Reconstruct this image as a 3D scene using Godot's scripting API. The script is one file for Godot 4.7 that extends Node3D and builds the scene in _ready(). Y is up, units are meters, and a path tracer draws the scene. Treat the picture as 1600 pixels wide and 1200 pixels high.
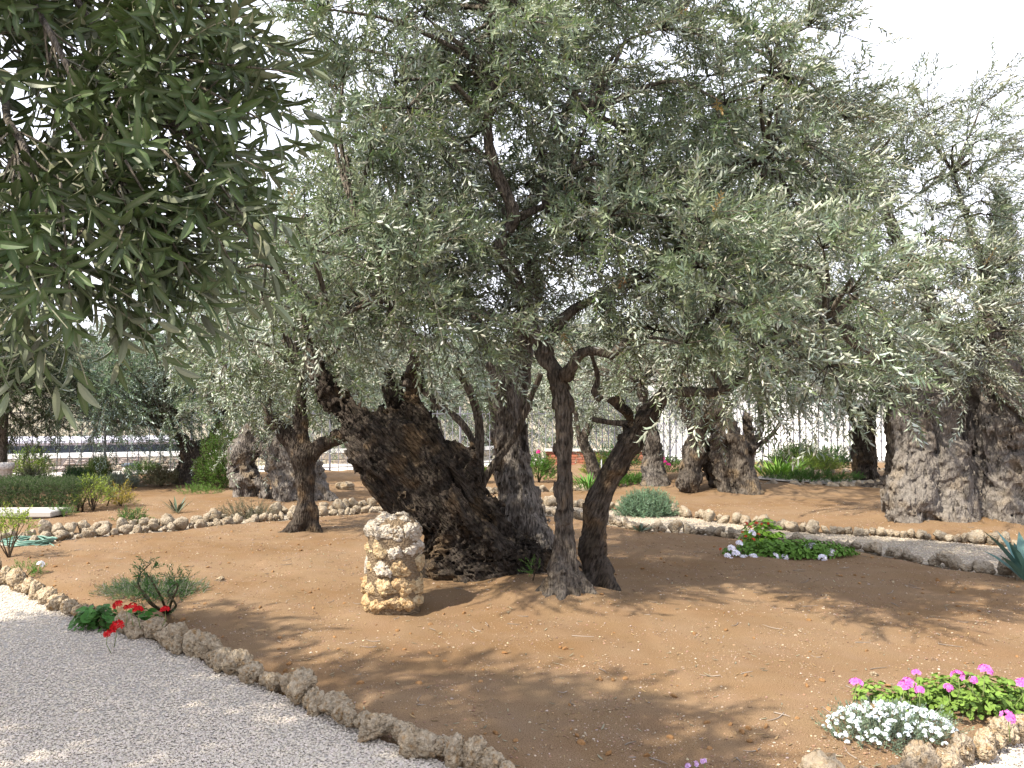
extends Node3D
# An olive garden: ancient gnarled trees on reddish soil, gravel paths edged with rough limestone.

const EYE := 1.6
const FOCAL := 1250.0        # for a 1600 x 1200 picture
const HORIZON := 650.0
var rng := RandomNumberGenerator.new()
var nz := FastNoiseLite.new()      # lumps
var nr := FastNoiseLite.new()      # ridged grain
var nc := FastNoiseLite.new()      # colour
var used := {}
var M := {}
var mounds: Array = []
var near_poly := PackedVector2Array()
var mid_poly := PackedVector2Array()
var sprigs := {}
var stones_near: Array = []
var stones_far: Array = []

func rf(a: float, b: float) -> float: return rng.randf_range(a, b)
func rdir() -> Vector3:
	var v := Vector3(rng.randfn(), rng.randfn(), rng.randfn())
	return v.normalized() if v.length() > 0.01 else Vector3.UP

# ---------------------------------------------------------------- places
func at(px: float, py: float, d: float) -> Vector3:     # the place d metres ahead that is seen in that direction
	var p := atan((HORIZON - 600.0) / FOCAL)
	var r := Vector3((px - 800.0) / FOCAL, (600.0 - py) / FOCAL, -1.0).rotated(Vector3.RIGHT, p)
	return Vector3(0, EYE, 0) + r * (d / -r.z)
func gp(px: float, py: float) -> Vector3:               # the place on the ground seen in that direction
	var p := atan((HORIZON - 600.0) / FOCAL)
	var r := Vector3((px - 800.0) / FOCAL, (600.0 - py) / FOCAL, -1.0).rotated(Vector3.RIGHT, p)
	var q := Vector3(0, EYE, 0) + r * (EYE / -r.y)
	q.y = gh(q.x, q.z)
	return q

func edge_distance(p: Vector2, poly: PackedVector2Array) -> float:   # negative inside
	var best := 1e9
	var n := poly.size()
	for i in n:
		var a := poly[i]
		var ab := poly[(i + 1) % n] - a
		var h := clampf((p - a).dot(ab) / ab.length_squared(), 0.0, 1.0)
		best = minf(best, (p - a - ab * h).length_squared())
	best = sqrt(best)
	return -best if Geometry2D.is_point_in_polygon(p, poly) else best

func gh(x: float, z: float) -> float:                   # height of the ground
	var p := Vector2(x, z)
	var h := 0.0
	for m in mounds:
		var d2: float = (p - m[0]).length_squared() / (m[1] * m[1])
		if d2 < 6.0: h += m[2] * exp(-d2)
	var k := 1.0
	if z > -17.0 and absf(x) < 12.0:
		k = smoothstep(0.0, 0.35, edge_distance(p, near_poly))
		if z < -7.0: k = minf(k, smoothstep(0.0, 0.3, edge_distance(p, mid_poly)))
	h = (h + 0.05 + 0.03 * nz.get_noise_2d(x * 1.2, z * 1.2) + 0.006 * nz.get_noise_2d(x * 4.0, z * 4.0)) * k
	# the ground falls to the road beyond the garden fence on the left and rises as a slope far away
	var beyond := -z - (23.0 + 0.35 * (x + 6.0)) if x < 2.0 else -z - 29.0
	if x < 6.0: h -= 2.4 * smoothstep(3.2, 5.5, beyond) * smoothstep(6.0, 1.0, x)
	h -= 0.3 * smoothstep(-0.4, 0.4, beyond - 0.3) * smoothstep(4.0, 0.0, x)
	h += 16.0 * smoothstep(42.0, 130.0, -z)
	return h

# ---------------------------------------------------------------- naming
func numbered(called: String) -> String:
	var k: int = used.get(called, 0)
	used[called] = k + 1
	return called if k == 0 else "%s_%03d" % [called, k]
func tag(o: Node, label: String, category := "", group := "", kind := "") -> Node:
	if label: o.set_meta("label", label)
	if category: o.set_meta("category", category)
	if group: o.set_meta("group", group)
	if kind: o.set_meta("kind", kind)
	return o
func thing(called: String, label: String, category: String, place := Vector3.ZERO, group := "") -> Node3D:
	var o := Node3D.new()
	o.name = numbered(called)
	add_child(o)
	o.position = place
	tag(o, label, category, group)
	return o
func put(called: String, mesh: Mesh, m: Material, parent: Node, t := Transform3D(), kind := "") -> MeshInstance3D:
	var o := MeshInstance3D.new()
	o.mesh = mesh
	o.material_override = m
	if parent == self: o.name = numbered(called)
	else:
		var n := 0
		var counts: Dictionary = parent.get_meta("kids") if parent.has_meta("kids") else {}
		n = counts.get(called, 0)
		counts[called] = n + 1
		parent.set_meta("kids", counts)
		o.name = called if n == 0 else "%s_%03d" % [called, n]
	parent.add_child(o, true)
	# places are given in the world; things are only moved, not turned
	var base := Vector3.ZERO
	var up = parent
	while up is Node3D and up != self:
		base += up.position
		up = up.get_parent()
	t.origin -= base
	o.transform = t
	if kind: o.set_meta("kind", kind)
	return o
func put_many(called: String, mesh: Mesh, m: Material, parent: Node, ts: Array, cols: Array, kind := "stuff") -> MultiMeshInstance3D:
	var base := Vector3.ZERO
	var up = parent
	while up is Node3D and up != self:
		base += up.position
		up = up.get_parent()
	var mm := MultiMesh.new()
	mm.transform_format = MultiMesh.TRANSFORM_3D
	mm.use_colors = true
	mm.mesh = mesh
	mm.instance_count = ts.size()
	for i in ts.size():
		var t: Transform3D = ts[i]
		t.origin -= base
		mm.set_instance_transform(i, t)
		mm.set_instance_color(i, cols[i])
	var o := MultiMeshInstance3D.new()
	o.multimesh = mm
	o.material_override = m
	o.name = numbered(called) if parent == self else called
	parent.add_child(o, true)
	if kind: o.set_meta("kind", kind)
	return o

# ---------------------------------------------------------------- shapes
func begin() -> SurfaceTool:
	var st := SurfaceTool.new()
	st.begin(Mesh.PRIMITIVE_TRIANGLES)
	return st
func finish(st: SurfaceTool) -> ArrayMesh:
	st.generate_normals()
	return st.commit()
func tri(st: SurfaceTool, a: Vector3, b: Vector3, c: Vector3, col: Color) -> void:
	st.set_color(col); st.add_vertex(a)
	st.set_color(col); st.add_vertex(b)
	st.set_color(col); st.add_vertex(c)

func rail(points: Array, radii: Array, step: float) -> Array:     # smooth curve through the points: [places, radii]
	var ps := []
	var rs := []
	var n := points.size()
	for i in n - 1:
		var p0: Vector3 = points[maxi(i - 1, 0)]
		var p1: Vector3 = points[i]
		var p2: Vector3 = points[i + 1]
		var p3: Vector3 = points[mini(i + 2, n - 1)]
		var k := maxi(1, int(ceil(p1.distance_to(p2) / step)))
		for j in k:
			var t := float(j) / k
			ps.append(0.5 * (2.0 * p1 + (p2 - p0) * t + (2.0 * p0 - 5.0 * p1 + 4.0 * p2 - p3) * t * t + (3.0 * p1 - p0 - 3.0 * p2 + p3) * t * t * t))
			rs.append(lerpf(radii[i], radii[i + 1], t))
	ps.append(points[n - 1])
	rs.append(radii[n - 1])
	return [ps, rs]

func add_tube(st: SurfaceTool, points: Array, radii: Array, sides: int, step: float, lumps: float, col: Color, col2: Color) -> void:
	var r := rail(points, radii, step)
	var ps: Array = r[0]
	var rs: Array = r[1]
	var frame := Vector3.RIGHT
	var rings := []
	var cols := []
	for i in ps.size():
		var d: Vector3 = (ps[mini(i + 1, ps.size() - 1)] - ps[maxi(i - 1, 0)]).normalized()
		frame = (frame - d * frame.dot(d))
		if frame.length() < 0.05: frame = d.cross(Vector3(0.3, 0.2, 1.0))
		frame = frame.normalized()
		var side := d.cross(frame)
		var ring := []
		var cr := []
		for k in sides:
			var a := TAU * k / sides
			var o := frame * cos(a) + side * sin(a)
			var p: Vector3 = ps[i] + o * rs[i]
			if lumps > 0.0: p += o * rs[i] * lumps * (nz.get_noise_3dv(p * 9.0) + 0.6 * nr.get_noise_3d(p.x * 14.0, p.y * 3.0, p.z * 14.0))
			ring.append(p)
			cr.append(col.lerp(col2, clampf(0.5 + 0.9 * nc.get_noise_3dv(p * 7.0), 0.0, 1.0)))
		rings.append(ring)
		cols.append(cr)
	for i in rings.size() - 1:
		for k in sides:
			var k2 := (k + 1) % sides
			var q := [[i, k], [i + 1, k], [i + 1, k2], [i, k], [i + 1, k2], [i, k2]]
			for e in q:
				st.set_color(cols[e[0]][e[1]]); st.add_vertex(rings[e[0]][e[1]])
	var last := rings.size() - 1
	for k in sides:
		var k2 := (k + 1) % sides
		tri(st, ps[last], rings[last][k2], rings[last][k], cols[last][k])
		tri(st, ps[0], rings[0][k], rings[0][k2], cols[0][k])
func tube(points: Array, radii: Array, sides := 10, step := 0.05, lumps := 0.12, col := Color(.2, .16, .13), col2 := Color(.3, .26, .22)) -> ArrayMesh:
	var st := begin()
	st.set_smooth_group(0)
	add_tube(st, points, radii, sides, step, lumps, col, col2)
	st.index()
	return finish(st)

func add_box(st: SurfaceTool, c: Vector3, x: Vector3, y: Vector3, z: Vector3, col: Color) -> void:   # half axes
	st.set_smooth_group(-1)
	for f in [[x, y, z], [-x, z, y], [y, z, x], [-y, x, z], [z, x, y], [-z, y, x]]:
		var o: Vector3 = c + f[0]
		tri(st, o - f[1] - f[2], o + f[1] + f[2], o + f[1] - f[2], col)
		tri(st, o - f[1] - f[2], o - f[1] + f[2], o + f[1] + f[2], col)
func box(x: float, y: float, z: float, col := Color.WHITE) -> ArrayMesh:
	var st := begin()
	add_box(st, Vector3.ZERO, Vector3(x / 2, 0, 0), Vector3(0, y / 2, 0), Vector3(0, 0, z / 2), col)
	return finish(st)
func add_lathe(st: SurfaceTool, c: Vector3, prof: Array, sides: int, col: Color) -> void:   # prof: [radius, height] from the bottom up
	for i in prof.size() - 1:
		for k in sides:
			var a := TAU * k / sides
			var b := TAU * (k + 1) / sides
			var u := Vector3(cos(a), 0, sin(a))
			var v := Vector3(cos(b), 0, sin(b))
			var p: Vector3 = c + u * prof[i][0] + Vector3.UP * prof[i][1]
			var q: Vector3 = c + v * prof[i][0] + Vector3.UP * prof[i][1]
			var r: Vector3 = c + u * prof[i + 1][0] + Vector3.UP * prof[i + 1][1]
			var s: Vector3 = c + v * prof[i + 1][0] + Vector3.UP * prof[i + 1][1]
			tri(st, p, r, s, col)
			tri(st, p, s, q, col)

func ball(sub: int) -> Array:      # icosphere: [points, triangles]
	var t := (1.0 + sqrt(5.0)) / 2.0
	var vs := [Vector3(-1, t, 0), Vector3(1, t, 0), Vector3(-1, -t, 0), Vector3(1, -t, 0), Vector3(0, -1, t), Vector3(0, 1, t), Vector3(0, -1, -t), Vector3(0, 1, -t), Vector3(t, 0, -1), Vector3(t, 0, 1), Vector3(-t, 0, -1), Vector3(-t, 0, 1)]
	for i in 12: vs[i] = vs[i].normalized()
	var fs := [[0, 11, 5], [0, 5, 1], [0, 1, 7], [0, 7, 10], [0, 10, 11], [1, 5, 9], [5, 11, 4], [11, 10, 2], [10, 7, 6], [7, 1, 8], [3, 9, 4], [3, 4, 2], [3, 2, 6], [3, 6, 8], [3, 8, 9], [4, 9, 5], [2, 4, 11], [6, 2, 10], [8, 6, 7], [9, 8, 1]]
	for s in sub:
		var mid := {}
		var out := []
		for f in fs:
			var m := []
			for e in [[f[0], f[1]], [f[1], f[2]], [f[2], f[0]]]:
				var key := mini(e[0], e[1]) * 100000 + maxi(e[0], e[1])
				if not mid.has(key):
					mid[key] = vs.size()
					vs.append(((vs[e[0]] + vs[e[1]]) / 2.0).normalized())
				m.append(mid[key])
			out.append_array([[f[0], m[0], m[2]], [f[1], m[1], m[0]], [f[2], m[2], m[1]], [m[0], m[1], m[2]]])
		fs = out
	return [vs, fs]
func rock(sub: int, sd: float, pits: float, a: Color, b: Color, c: Color) -> ArrayMesh:    # a lump about 1 across
	var s := ball(sub)
	var st := begin()
	st.set_smooth_group(0)
	var vs: Array = s[0]
	var ps := []
	var cols := []
	var cuts := []
	for i in 14: cuts.append([rdir(), rf(0.60, 0.92)])
	for v in vs:
		var r := 1.0
		for q in cuts:
			var k: float = v.dot(q[0])
			if k > 0.05: r = minf(r, q[1] / k)
		var w: Vector3 = v * 1.7 + Vector3(sd * 13.1, sd * 7.7, sd * 3.3)
		r += 0.13 * nz.get_noise_3dv(w * 1.3) + 0.08 * nz.get_noise_3dv(w * 3.1)
		var pit := nz.get_noise_3dv(w * 4.5 + Vector3(50, 0, 0))
		r -= pits * smoothstep(0.12, 0.5, pit)
		r -= 0.6 * pits * absf(nr.get_noise_3dv(w * 2.2))
		ps.append(v * r * 0.5)
		var k2 := clampf(0.5 + 1.1 * nc.get_noise_3dv(w * 1.6), 0.0, 1.0)
		cols.append(a.lerp(b, k2).lerp(c, smoothstep(0.1, 0.6, nc.get_noise_3dv(w * 0.9 + Vector3(9, 9, 9)))))
	for f in s[1]:
		for i in [f[0], f[2], f[1]]:
			st.set_color(cols[i]); st.add_vertex(ps[i])
	st.index()
	return finish(st)

# ---------------------------------------------------------------- gnarled wood: a field of tapered capsules joined smoothly, grained along the wood, meshed as surface nets
func wood(bones: Array, carves: Array, cell: float, k: float, rough: float, grain: float, holes: float, tones: Array, stretch := 0.8, tilt := Basis.IDENTITY) -> ArrayMesh:
	var nb := bones.size()
	var A := PackedVector3Array()
	var AB := PackedVector3Array()
	var DIR := PackedVector3Array()
	var INV := PackedFloat32Array()
	var RA := PackedFloat32Array()
	var RB := PackedFloat32Array()
	var lo := Vector3.ONE * 1e9
	var hi := -lo
	for b in bones:
		A.append(b[0]); AB.append(b[1] - b[0]); DIR.append((b[1] - b[0]).normalized())
		INV.append(1.0 / maxf((b[1] - b[0]).length_squared(), 1e-6)); RA.append(b[2]); RB.append(b[3])
		var m: float = maxf(b[2], b[3]) + rough + grain + cell * 3.0
		for e in [b[0], b[1]]:
			lo = lo.min(e - Vector3.ONE * m)
			hi = hi.max(e + Vector3.ONE * m)
	var mid := (lo + hi) / 2.0
	var B := 6
	var bx := int(ceil((hi.x - lo.x) / (cell * B)))
	var by := int(ceil((hi.y - lo.y) / (cell * B)))
	var bz := int(ceil((hi.z - lo.z) / (cell * B)))
	var NX := bx * B + 1
	var NY := by * B + 1
	var NZ := bz * B + 1
	var val := PackedFloat32Array()
	val.resize(NX * NY * NZ)
	val.fill(-99.0)
	var reach := cell * B * 0.87 + rough + grain + holes * 0.5 + k * 0.3
	var blocks := []
	for ix in bx:
		for iy in by:
			for iz in bz:
				var c := lo + Vector3(ix + 0.5, iy + 0.5, iz + 0.5) * (cell * B)
				var best := 1e9
				var dd := PackedFloat32Array()
				for i in nb:
					var pa := c - A[i]
					var h := clampf(pa.dot(AB[i]) * INV[i], 0.0, 1.0)
					var di := (pa - AB[i] * h).length() - lerpf(RA[i], RB[i], h)
					dd.append(di)
					best = minf(best, di)
				if absf(best) > reach and not (best < 0.0 and carves.size() and best > -reach - 0.25): continue
				var ids := PackedInt32Array()
				for i in nb:
					if dd[i] < best + 2.0 * cell * B + k: ids.append(i)
				blocks.append(Vector3i(ix, iy, iz))
				for jx in B + 1:
					for jy in B + 1:
						for jz in B + 1:
							var n := ((ix * B + jx) * NY + iy * B + jy) * NZ + iz * B + jz
							if val[n] > -98.0: continue
							var p := lo + Vector3(ix * B + jx, iy * B + jy, iz * B + jz) * cell
							var d := 1e3
							var ax := Vector3(0, 0.0001, 0)
							for i in ids:
								var pa := p - A[i]
								var h := clampf(pa.dot(AB[i]) * INV[i], 0.0, 1.0)
								var di := (pa - AB[i] * h).length() - lerpf(RA[i], RB[i], h)
								if d > 900.0: d = di
								else:
									var hh := maxf(k - absf(d - di), 0.0) / k
									d = minf(d, di) - hh * hh * k * 0.25
								var w := 1.0 / (0.02 + maxf(di + 0.15, 0.0) ** 2)
								ax += DIR[i] * w * (1.0 if DIR[i].y > -0.3 else -1.0)
							if absf(d) < reach + 0.1:
								ax = ax.normalized()
								var q := p - mid
								q -= ax * (q.dot(ax) * stretch)
								var warp := nz.get_noise_3dv(p * 2.0)
								q += Vector3(warp, warp * 0.3, -warp) * 0.06
								d -= rough * (nz.get_noise_3dv(p * 2.6) * 1.2 + 0.5 * nz.get_noise_3dv(p * 7.0))
								d += grain * (1.0 - 2.2 * absf(nr.get_noise_3dv(q * 8.0))) * 0.6
								d += grain * 0.45 * nr.get_noise_3dv(q * 21.0)
								if holes > 0.0: d += holes * smoothstep(0.22, 0.48, nz.get_noise_3dv(q * 4.2 + Vector3(31, 7, 3)))
								for cv in carves:
									var ca: Vector3 = cv[1] - cv[0]
									var pc: Vector3 = p - cv[0]
									var hc := clampf(pc.dot(ca) / maxf(ca.length_squared(), 1e-6), 0.0, 1.0)
									var dc: float = lerpf(cv[2], cv[3], hc) - (pc - ca * hc).length() + 0.03 * warp
									d = maxf(d, dc)
							val[n] = d
	var index := {}
	var vs := PackedVector3Array()
	var cs := PackedColorArray()
	var o8 := PackedInt32Array()
	for i in 8: o8.append(((i & 1) * NY + ((i >> 1) & 1)) * NZ + ((i >> 2) & 1))
	var cells := PackedInt32Array()
	for b in blocks:
		for jx in B:
			for jy in B:
				for jz in B:
					var gx: int = b.x * B + jx
					var gy: int = b.y * B + jy
					var gz: int = b.z * B + jz
					var n: int = (gx * NY + gy) * NZ + gz
					var inside := 0
					for i in 8:
						if val[n + o8[i]] < 0.0: inside += 1
					if inside == 0 or inside == 8: continue
					var s := Vector3.ZERO
					var cnt := 0
					for i in 8:
						for ax in 3:
							if i & (1 << ax): continue
							var j := i | (1 << ax)
							var a := val[n + o8[i]]
							var c := val[n + o8[j]]
							if (a < 0.0) == (c < 0.0): continue
							var t := a / (a - c)
							var e := Vector3(i & 1, (i >> 1) & 1, (i >> 2) & 1)
							e[ax] += t
							s += e
							cnt += 1
					index[n] = vs.size()
					cells.append(n)
					var p := lo + (Vector3(gx, gy, gz) + s / cnt) * cell
					vs.append(p)
					var u := clampf(0.5 + 1.0 * nc.get_noise_3d(p.x * 5.0, p.y * 1.6, p.z * 5.0), 0.0, 1.0)
					var col: Color = tones[0].lerp(tones[1], u)
					col = col.lerp(tones[2], smoothstep(0.15, 0.5, nc.get_noise_3dv(p * 2.2 + Vector3(17, 3, 9))))
					cs.append(col)
	var st := begin()
	st.set_smooth_group(0)
	for i in vs.size():
		st.set_color(cs[i])
		st.add_vertex(tilt.transposed() * vs[i])
	var sx := NY * NZ
	for n in cells:
		for ax in 3:
			var a := val[n]
			var e: int = [sx, NZ, 1][ax]
			if n + e >= val.size(): continue
			var c := val[n + e]
			if (a < 0.0) == (c < 0.0): continue
			var u: int = [NZ, 1, sx][ax]
			var v: int = [1, sx, NZ][ax]
			if not (index.has(n - u) and index.has(n - v) and index.has(n - u - v)): continue
			var q := [index[n], index[n - u], index[n - u - v], index[n - v]]
			if a < 0.0: q = [q[0], q[3], q[2], q[1]]
			for i in [0, 1, 2, 0, 2, 3]: st.add_index(q[i])
	return finish(st)
func chain(pts: Array) -> Array:      # [[place, radius], ...] to bones
	var out := []
	for i in pts.size() - 1: out.append([pts[i][0], pts[i + 1][0], pts[i][1], pts[i + 1][1]])
	return out
func px_chain(list: Array) -> Array:  # [px, py, distance, radius] each
	var pts := []
	for e in list: pts.append([at(e[0], e[1], e[2]), e[3]])
	return chain(pts)
func px_limb(list: Array, parent: Node, called := "limb", m: Material = null, sides := 12) -> Array:
	var pts := []
	var rs := []
	for e in list:
		pts.append(at(e[0], e[1], e[2]))
		rs.append(e[3])
	put(called, tube(pts, rs, sides, 0.06, 0.22, Color(.12, .095, .075), Color(.22, .19, .16)), m if m else M.bark, parent)
	return pts

# ---------------------------------------------------------------- leaves
func add_leaf(st: SurfaceTool, o: Vector3, d: Vector3, n: Vector3, l: float, w: float, top: Color, under: Color, bend := 0.15, both := true) -> void:
	var s := d.cross(n).normalized()
	var rows := []
	for e in [[0.0, 0.06], [0.33, 1.0], [0.7, 0.85], [1.0, 0.0]]:
		var c: Vector3 = o + d * (l * e[0]) - n * (bend * l * e[0] * e[0])
		rows.append([c + s * (w * 0.5 * e[1]) + n * (w * 0.12 * e[1]), c, c - s * (w * 0.5 * e[1]) + n * (w * 0.12 * e[1])])
	for side in (2 if both else 1):
		var off := n * (-0.0008 * side)
		var col := under if side else top
		for i in 3:
			var a = rows[i]
			var b = rows[i + 1]
			for h in 2:
				var p: Vector3 = a[h] + off
				var q: Vector3 = a[h + 1] + off
				var r: Vector3 = b[h + 1] + off
				var u: Vector3 = b[h] + off
				if side == 0:
					tri(st, p, u, r, col)
					if i > 0 or true: tri(st, p, r, q, col)
				else:
					tri(st, p, r, u, col)
					tri(st, p, q, r, col)
func add_near_leaf(st: SurfaceTool, o: Vector3, d: Vector3, n: Vector3, l: float, w: float, top: Color, under: Color) -> void:
	var s := d.cross(n).normalized()
	var curl := rf(-0.12, 0.38)
	var roll := rf(0.12, 0.55)
	var side_bend := rf(-0.1, 0.1)
	var rows := []
	for e in [[0.0, 0.12], [0.1, 0.5], [0.26, 0.88], [0.48, 1.0], [0.7, 0.84], [0.88, 0.45], [1.0, 0.03]]:
		var t: float = e[0]
		var c: Vector3 = o + d * (l * (t - 0.12 * curl * t * t)) - n * (curl * l * t * t) + s * (side_bend * l * t * t)
		var h: float = w * 0.5 * e[1]
		rows.append([c + s * h + n * (h * roll), c, c - s * h + n * (h * roll)])
	var rib := top.lerp(under, 0.35)
	for side in 2:
		var off := n * (-0.0008 * side)
		for i in 6:
			for k in 2:
				var q := [rows[i][k] + off, rows[i][k + 1] + off, rows[i + 1][k + 1] + off, rows[i + 1][k] + off]
				var cl := []
				for j in 4:
					var mid: bool = (k + (1 if j in [1, 2] else 0)) == 1
					cl.append(under if side else (rib if mid else top))
				for j in ([0, 3, 2, 0, 2, 1] if side == 0 else [0, 2, 3, 0, 1, 2]):
					st.set_color(cl[j])
					st.add_vertex(q[j])
func vary(c: Color, k: float) -> Color:
	var f := rf(1.0 - k, 1.0 + k)
	return Color(c.r * f * rf(0.93, 1.07), c.g * f, c.b * f * rf(0.9, 1.1))
func sprig_plan(length: float, pairs: int, leaf: float) -> Array:     # a twig along y: its leaves as [place, direction, up, length, width]
	var out := []
	for i in pairs:
		var t := (i + 0.7) / pairs
		var turn := (i % 2) * PI / 2 + rf(-0.5, 0.5)
		for s in 2:
			if rng.randf() < 0.07: continue
			var a := turn + s * PI
			var side := Vector3(cos(a), 0, sin(a))
			var open := lerpf(1.05, 0.4, t) + rf(-0.25, 0.25)
			var d := (Vector3.UP * cos(open) + side * sin(open) + rdir() * 0.15).normalized()
			var n := (Vector3.UP * sin(open) - side * cos(open) + rdir() * 0.5)
			n = (n - d * n.dot(d)).normalized()
			out.append([Vector3(0.012 * sin(t * 5.0), t * length, 0.012 * cos(t * 4.0)), d, n, leaf * rf(0.75, 1.15) * (1.0 - 0.25 * t), leaf * rf(0.16, 0.21)])
	return out
func sprig(length: float, pairs: int, leaf: float, top: Color, under: Color, both := true, near := false) -> ArrayMesh:
	var st := begin()
	st.set_smooth_group(-1)
	add_tube(st, [Vector3.ZERO, Vector3(0.012, length * 0.5, 0.004), Vector3(0, length, 0)], [0.0026, 0.002, 0.001], 4, length / 4.0, 0.0, Color(.22, .2, .15), Color(.2, .2, .14))
	for l in sprig_plan(length, pairs, leaf):
		if near: add_near_leaf(st, l[0], l[1], l[2], l[3], l[4] * 0.92, vary(top, 0.3), vary(under, 0.25))
		else: add_leaf(st, l[0], l[1], l[2], l[3], l[4], vary(top, 0.25), vary(under, 0.2), rf(0.0, 0.25), both)
	st.set_smooth_group(-1)
	return finish(st)
func aim(d: Vector3, roll: float) -> Basis:     # y towards d
	var h := d.cross(Vector3(0.31, 0.2, 0.93))
	if h.length() < 0.05: h = d.cross(Vector3.RIGHT)
	h = h.normalized().rotated(d, roll)
	return Basis(h, d, h.cross(d).normalized() if false else h.cross(d))

# crown: sprays of sprigs along curved strands from many clusters, each tied to the wood by a thin branch
func crown(tree: Node3D, ells: Array, hubs: Array, mesh: ArrayMesh, o: Dictionary) -> void:
	var gap: float = o.get("gap", 0.5)
	var strands: int = o.get("strands", 11)
	var per: int = o.get("per", 5)
	var sc: float = o.get("scale", 1.0)
	var wind: Vector3 = o.get("wind", Vector3(0.35, 0.0, 0.0))
	var droop: float = o.get("droop", 0.35)
	var tint: Color = o.get("tint", Color.WHITE)
	var reach: float = o.get("reach", 0.55)
	var ts := []
	var cols := []
	var st := begin()
	st.set_smooth_group(0)
	var bark: Color = o.get("bark", Color(.15, .13, .105))
	for e in ells:
		var c0: Vector3 = e[0]
		var r0: Vector3 = e[1]
		var fill: float = e[2] if e.size() > 2 else 1.0
		var cs := []
		var tries := int(260 * fill)
		for i in tries:
			var v := rdir() * pow(rng.randf(), 0.4)
			var p := c0 + v * r0
			var ok := true
			for q in o.get("holes", []):
				if p.distance_to(q[0]) < q[1]: ok = false
			for q in cs:
				if p.distance_to(q) < gap: ok = false; break
			if ok: cs.append(p)
		for c in cs:
			var out: Vector3 = ((c - c0) / r0)
			var tone := rf(0.82, 1.15)
			if hubs.size():
				var best: Vector3 = hubs[0]
				for h in hubs:
					if h.distance_to(c) < best.distance_to(c): best = h
				var m: Vector3 = best.lerp(c, 0.5) + Vector3(rf(-.15, .15), rf(0.0, .3), rf(-.15, .15)) * minf(1.0, best.distance_to(c))
				add_tube(st, [best, m, c], [0.026 * sc, 0.016 * sc, 0.007 * sc], 5, 0.15, 0.2, bark, bark * 1.5)
			for s in strands:
				var d: Vector3 = (rdir() + out * 0.7 + wind * 0.8 + Vector3.UP * o.get("lift", 0.15)).normalized()
				var L: float = rf(0.55, 1.25) * reach * sc
				var bend := (wind * 0.5 + Vector3.DOWN * droop) * L
				add_tube(st, [c, c + d * L * 0.5 + bend * 0.25, c + d * L + bend], [0.006 * sc, 0.004 * sc, 0.002 * sc], 3, L * 0.5, 0.0, bark, bark * 1.3)
				for j in per:
					var t := (j + rf(0.3, 1.0)) / per
					var p: Vector3 = c + d * L * t + bend * t * t
					var along: Vector3 = (d + bend / L * 2.0 * t).normalized()
					var sd: Vector3 = (along * 1.0 + rdir() * 0.75 + wind * 0.5 + Vector3.DOWN * droop * 0.2).normalized()
					var k := sc * rf(0.75, 1.2)
					var f := tone * rf(0.8, 1.2)
					if rng.randf() < 0.006:
						ts.append(Transform3D(aim(sd, rf(0, TAU)).scaled(Vector3.ONE * k * 0.7), p))
						cols.append(Color(1.5, .85, .5))
						continue
					ts.append(Transform3D(aim(sd, rf(0, TAU)).scaled(Vector3.ONE * k), p))
					cols.append(Color(tint.r * f * rf(0.95, 1.08), tint.g * f, tint.b * f * rf(0.9, 1.08)))
	put("branches", finish(st), M.bark, tree, Transform3D(), "stuff")
	print("  sprigs ", ts.size())
	put_many("crown", mesh, M.leaf, tree, ts, cols)

# ---------------------------------------------------------------- materials
func noise_tex(sd: int, freq: float, type: int, size: int, ramp: Gradient = null, octaves := 5, normal := false) -> NoiseTexture2D:
	var n := FastNoiseLite.new()
	n.seed = sd
	n.frequency = freq
	n.noise_type = type
	n.fractal_octaves = octaves
	if type == FastNoiseLite.TYPE_CELLULAR: n.cellular_return_type = FastNoiseLite.RETURN_DISTANCE
	var t := NoiseTexture2D.new()
	t.width = size
	t.height = size
	t.seamless = true
	t.noise = n
	if ramp: t.color_ramp = ramp
	return t
func ramp(stops: Array) -> Gradient:
	var g := Gradient.new()
	var os := PackedFloat32Array()
	var cs := PackedColorArray()
	for s in stops:
		os.append(s[0])
		cs.append(s[1])
	g.offsets = os
	g.colors = cs
	return g
func grey(v: float) -> Color: return Color(v, v, v).linear_to_srgb()
func mat(rough: float, tex: Texture2D = null, bump: Texture2D = null, depth := 1.0, scale := Vector3.ONE, spec := 0.4) -> StandardMaterial3D:
	var m := StandardMaterial3D.new()
	m.vertex_color_use_as_albedo = true
	m.roughness = rough
	m.metallic_specular = spec
	m.cull_mode = BaseMaterial3D.CULL_DISABLED
	if tex: m.albedo_texture = tex
	if bump:
		m.heightmap_enabled = true
		m.heightmap_texture = bump
		m.heightmap_scale = depth
	if tex or bump:
		m.uv1_triplanar = true
		m.uv1_world_triplanar = true
		m.uv1_scale = scale
	return m
func plain(c: Color, rough := 0.7, metal := 0.0) -> StandardMaterial3D:
	var m := StandardMaterial3D.new()
	m.albedo_color = c.linear_to_srgb()
	m.roughness = rough
	m.metallic = metal
	return m
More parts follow.
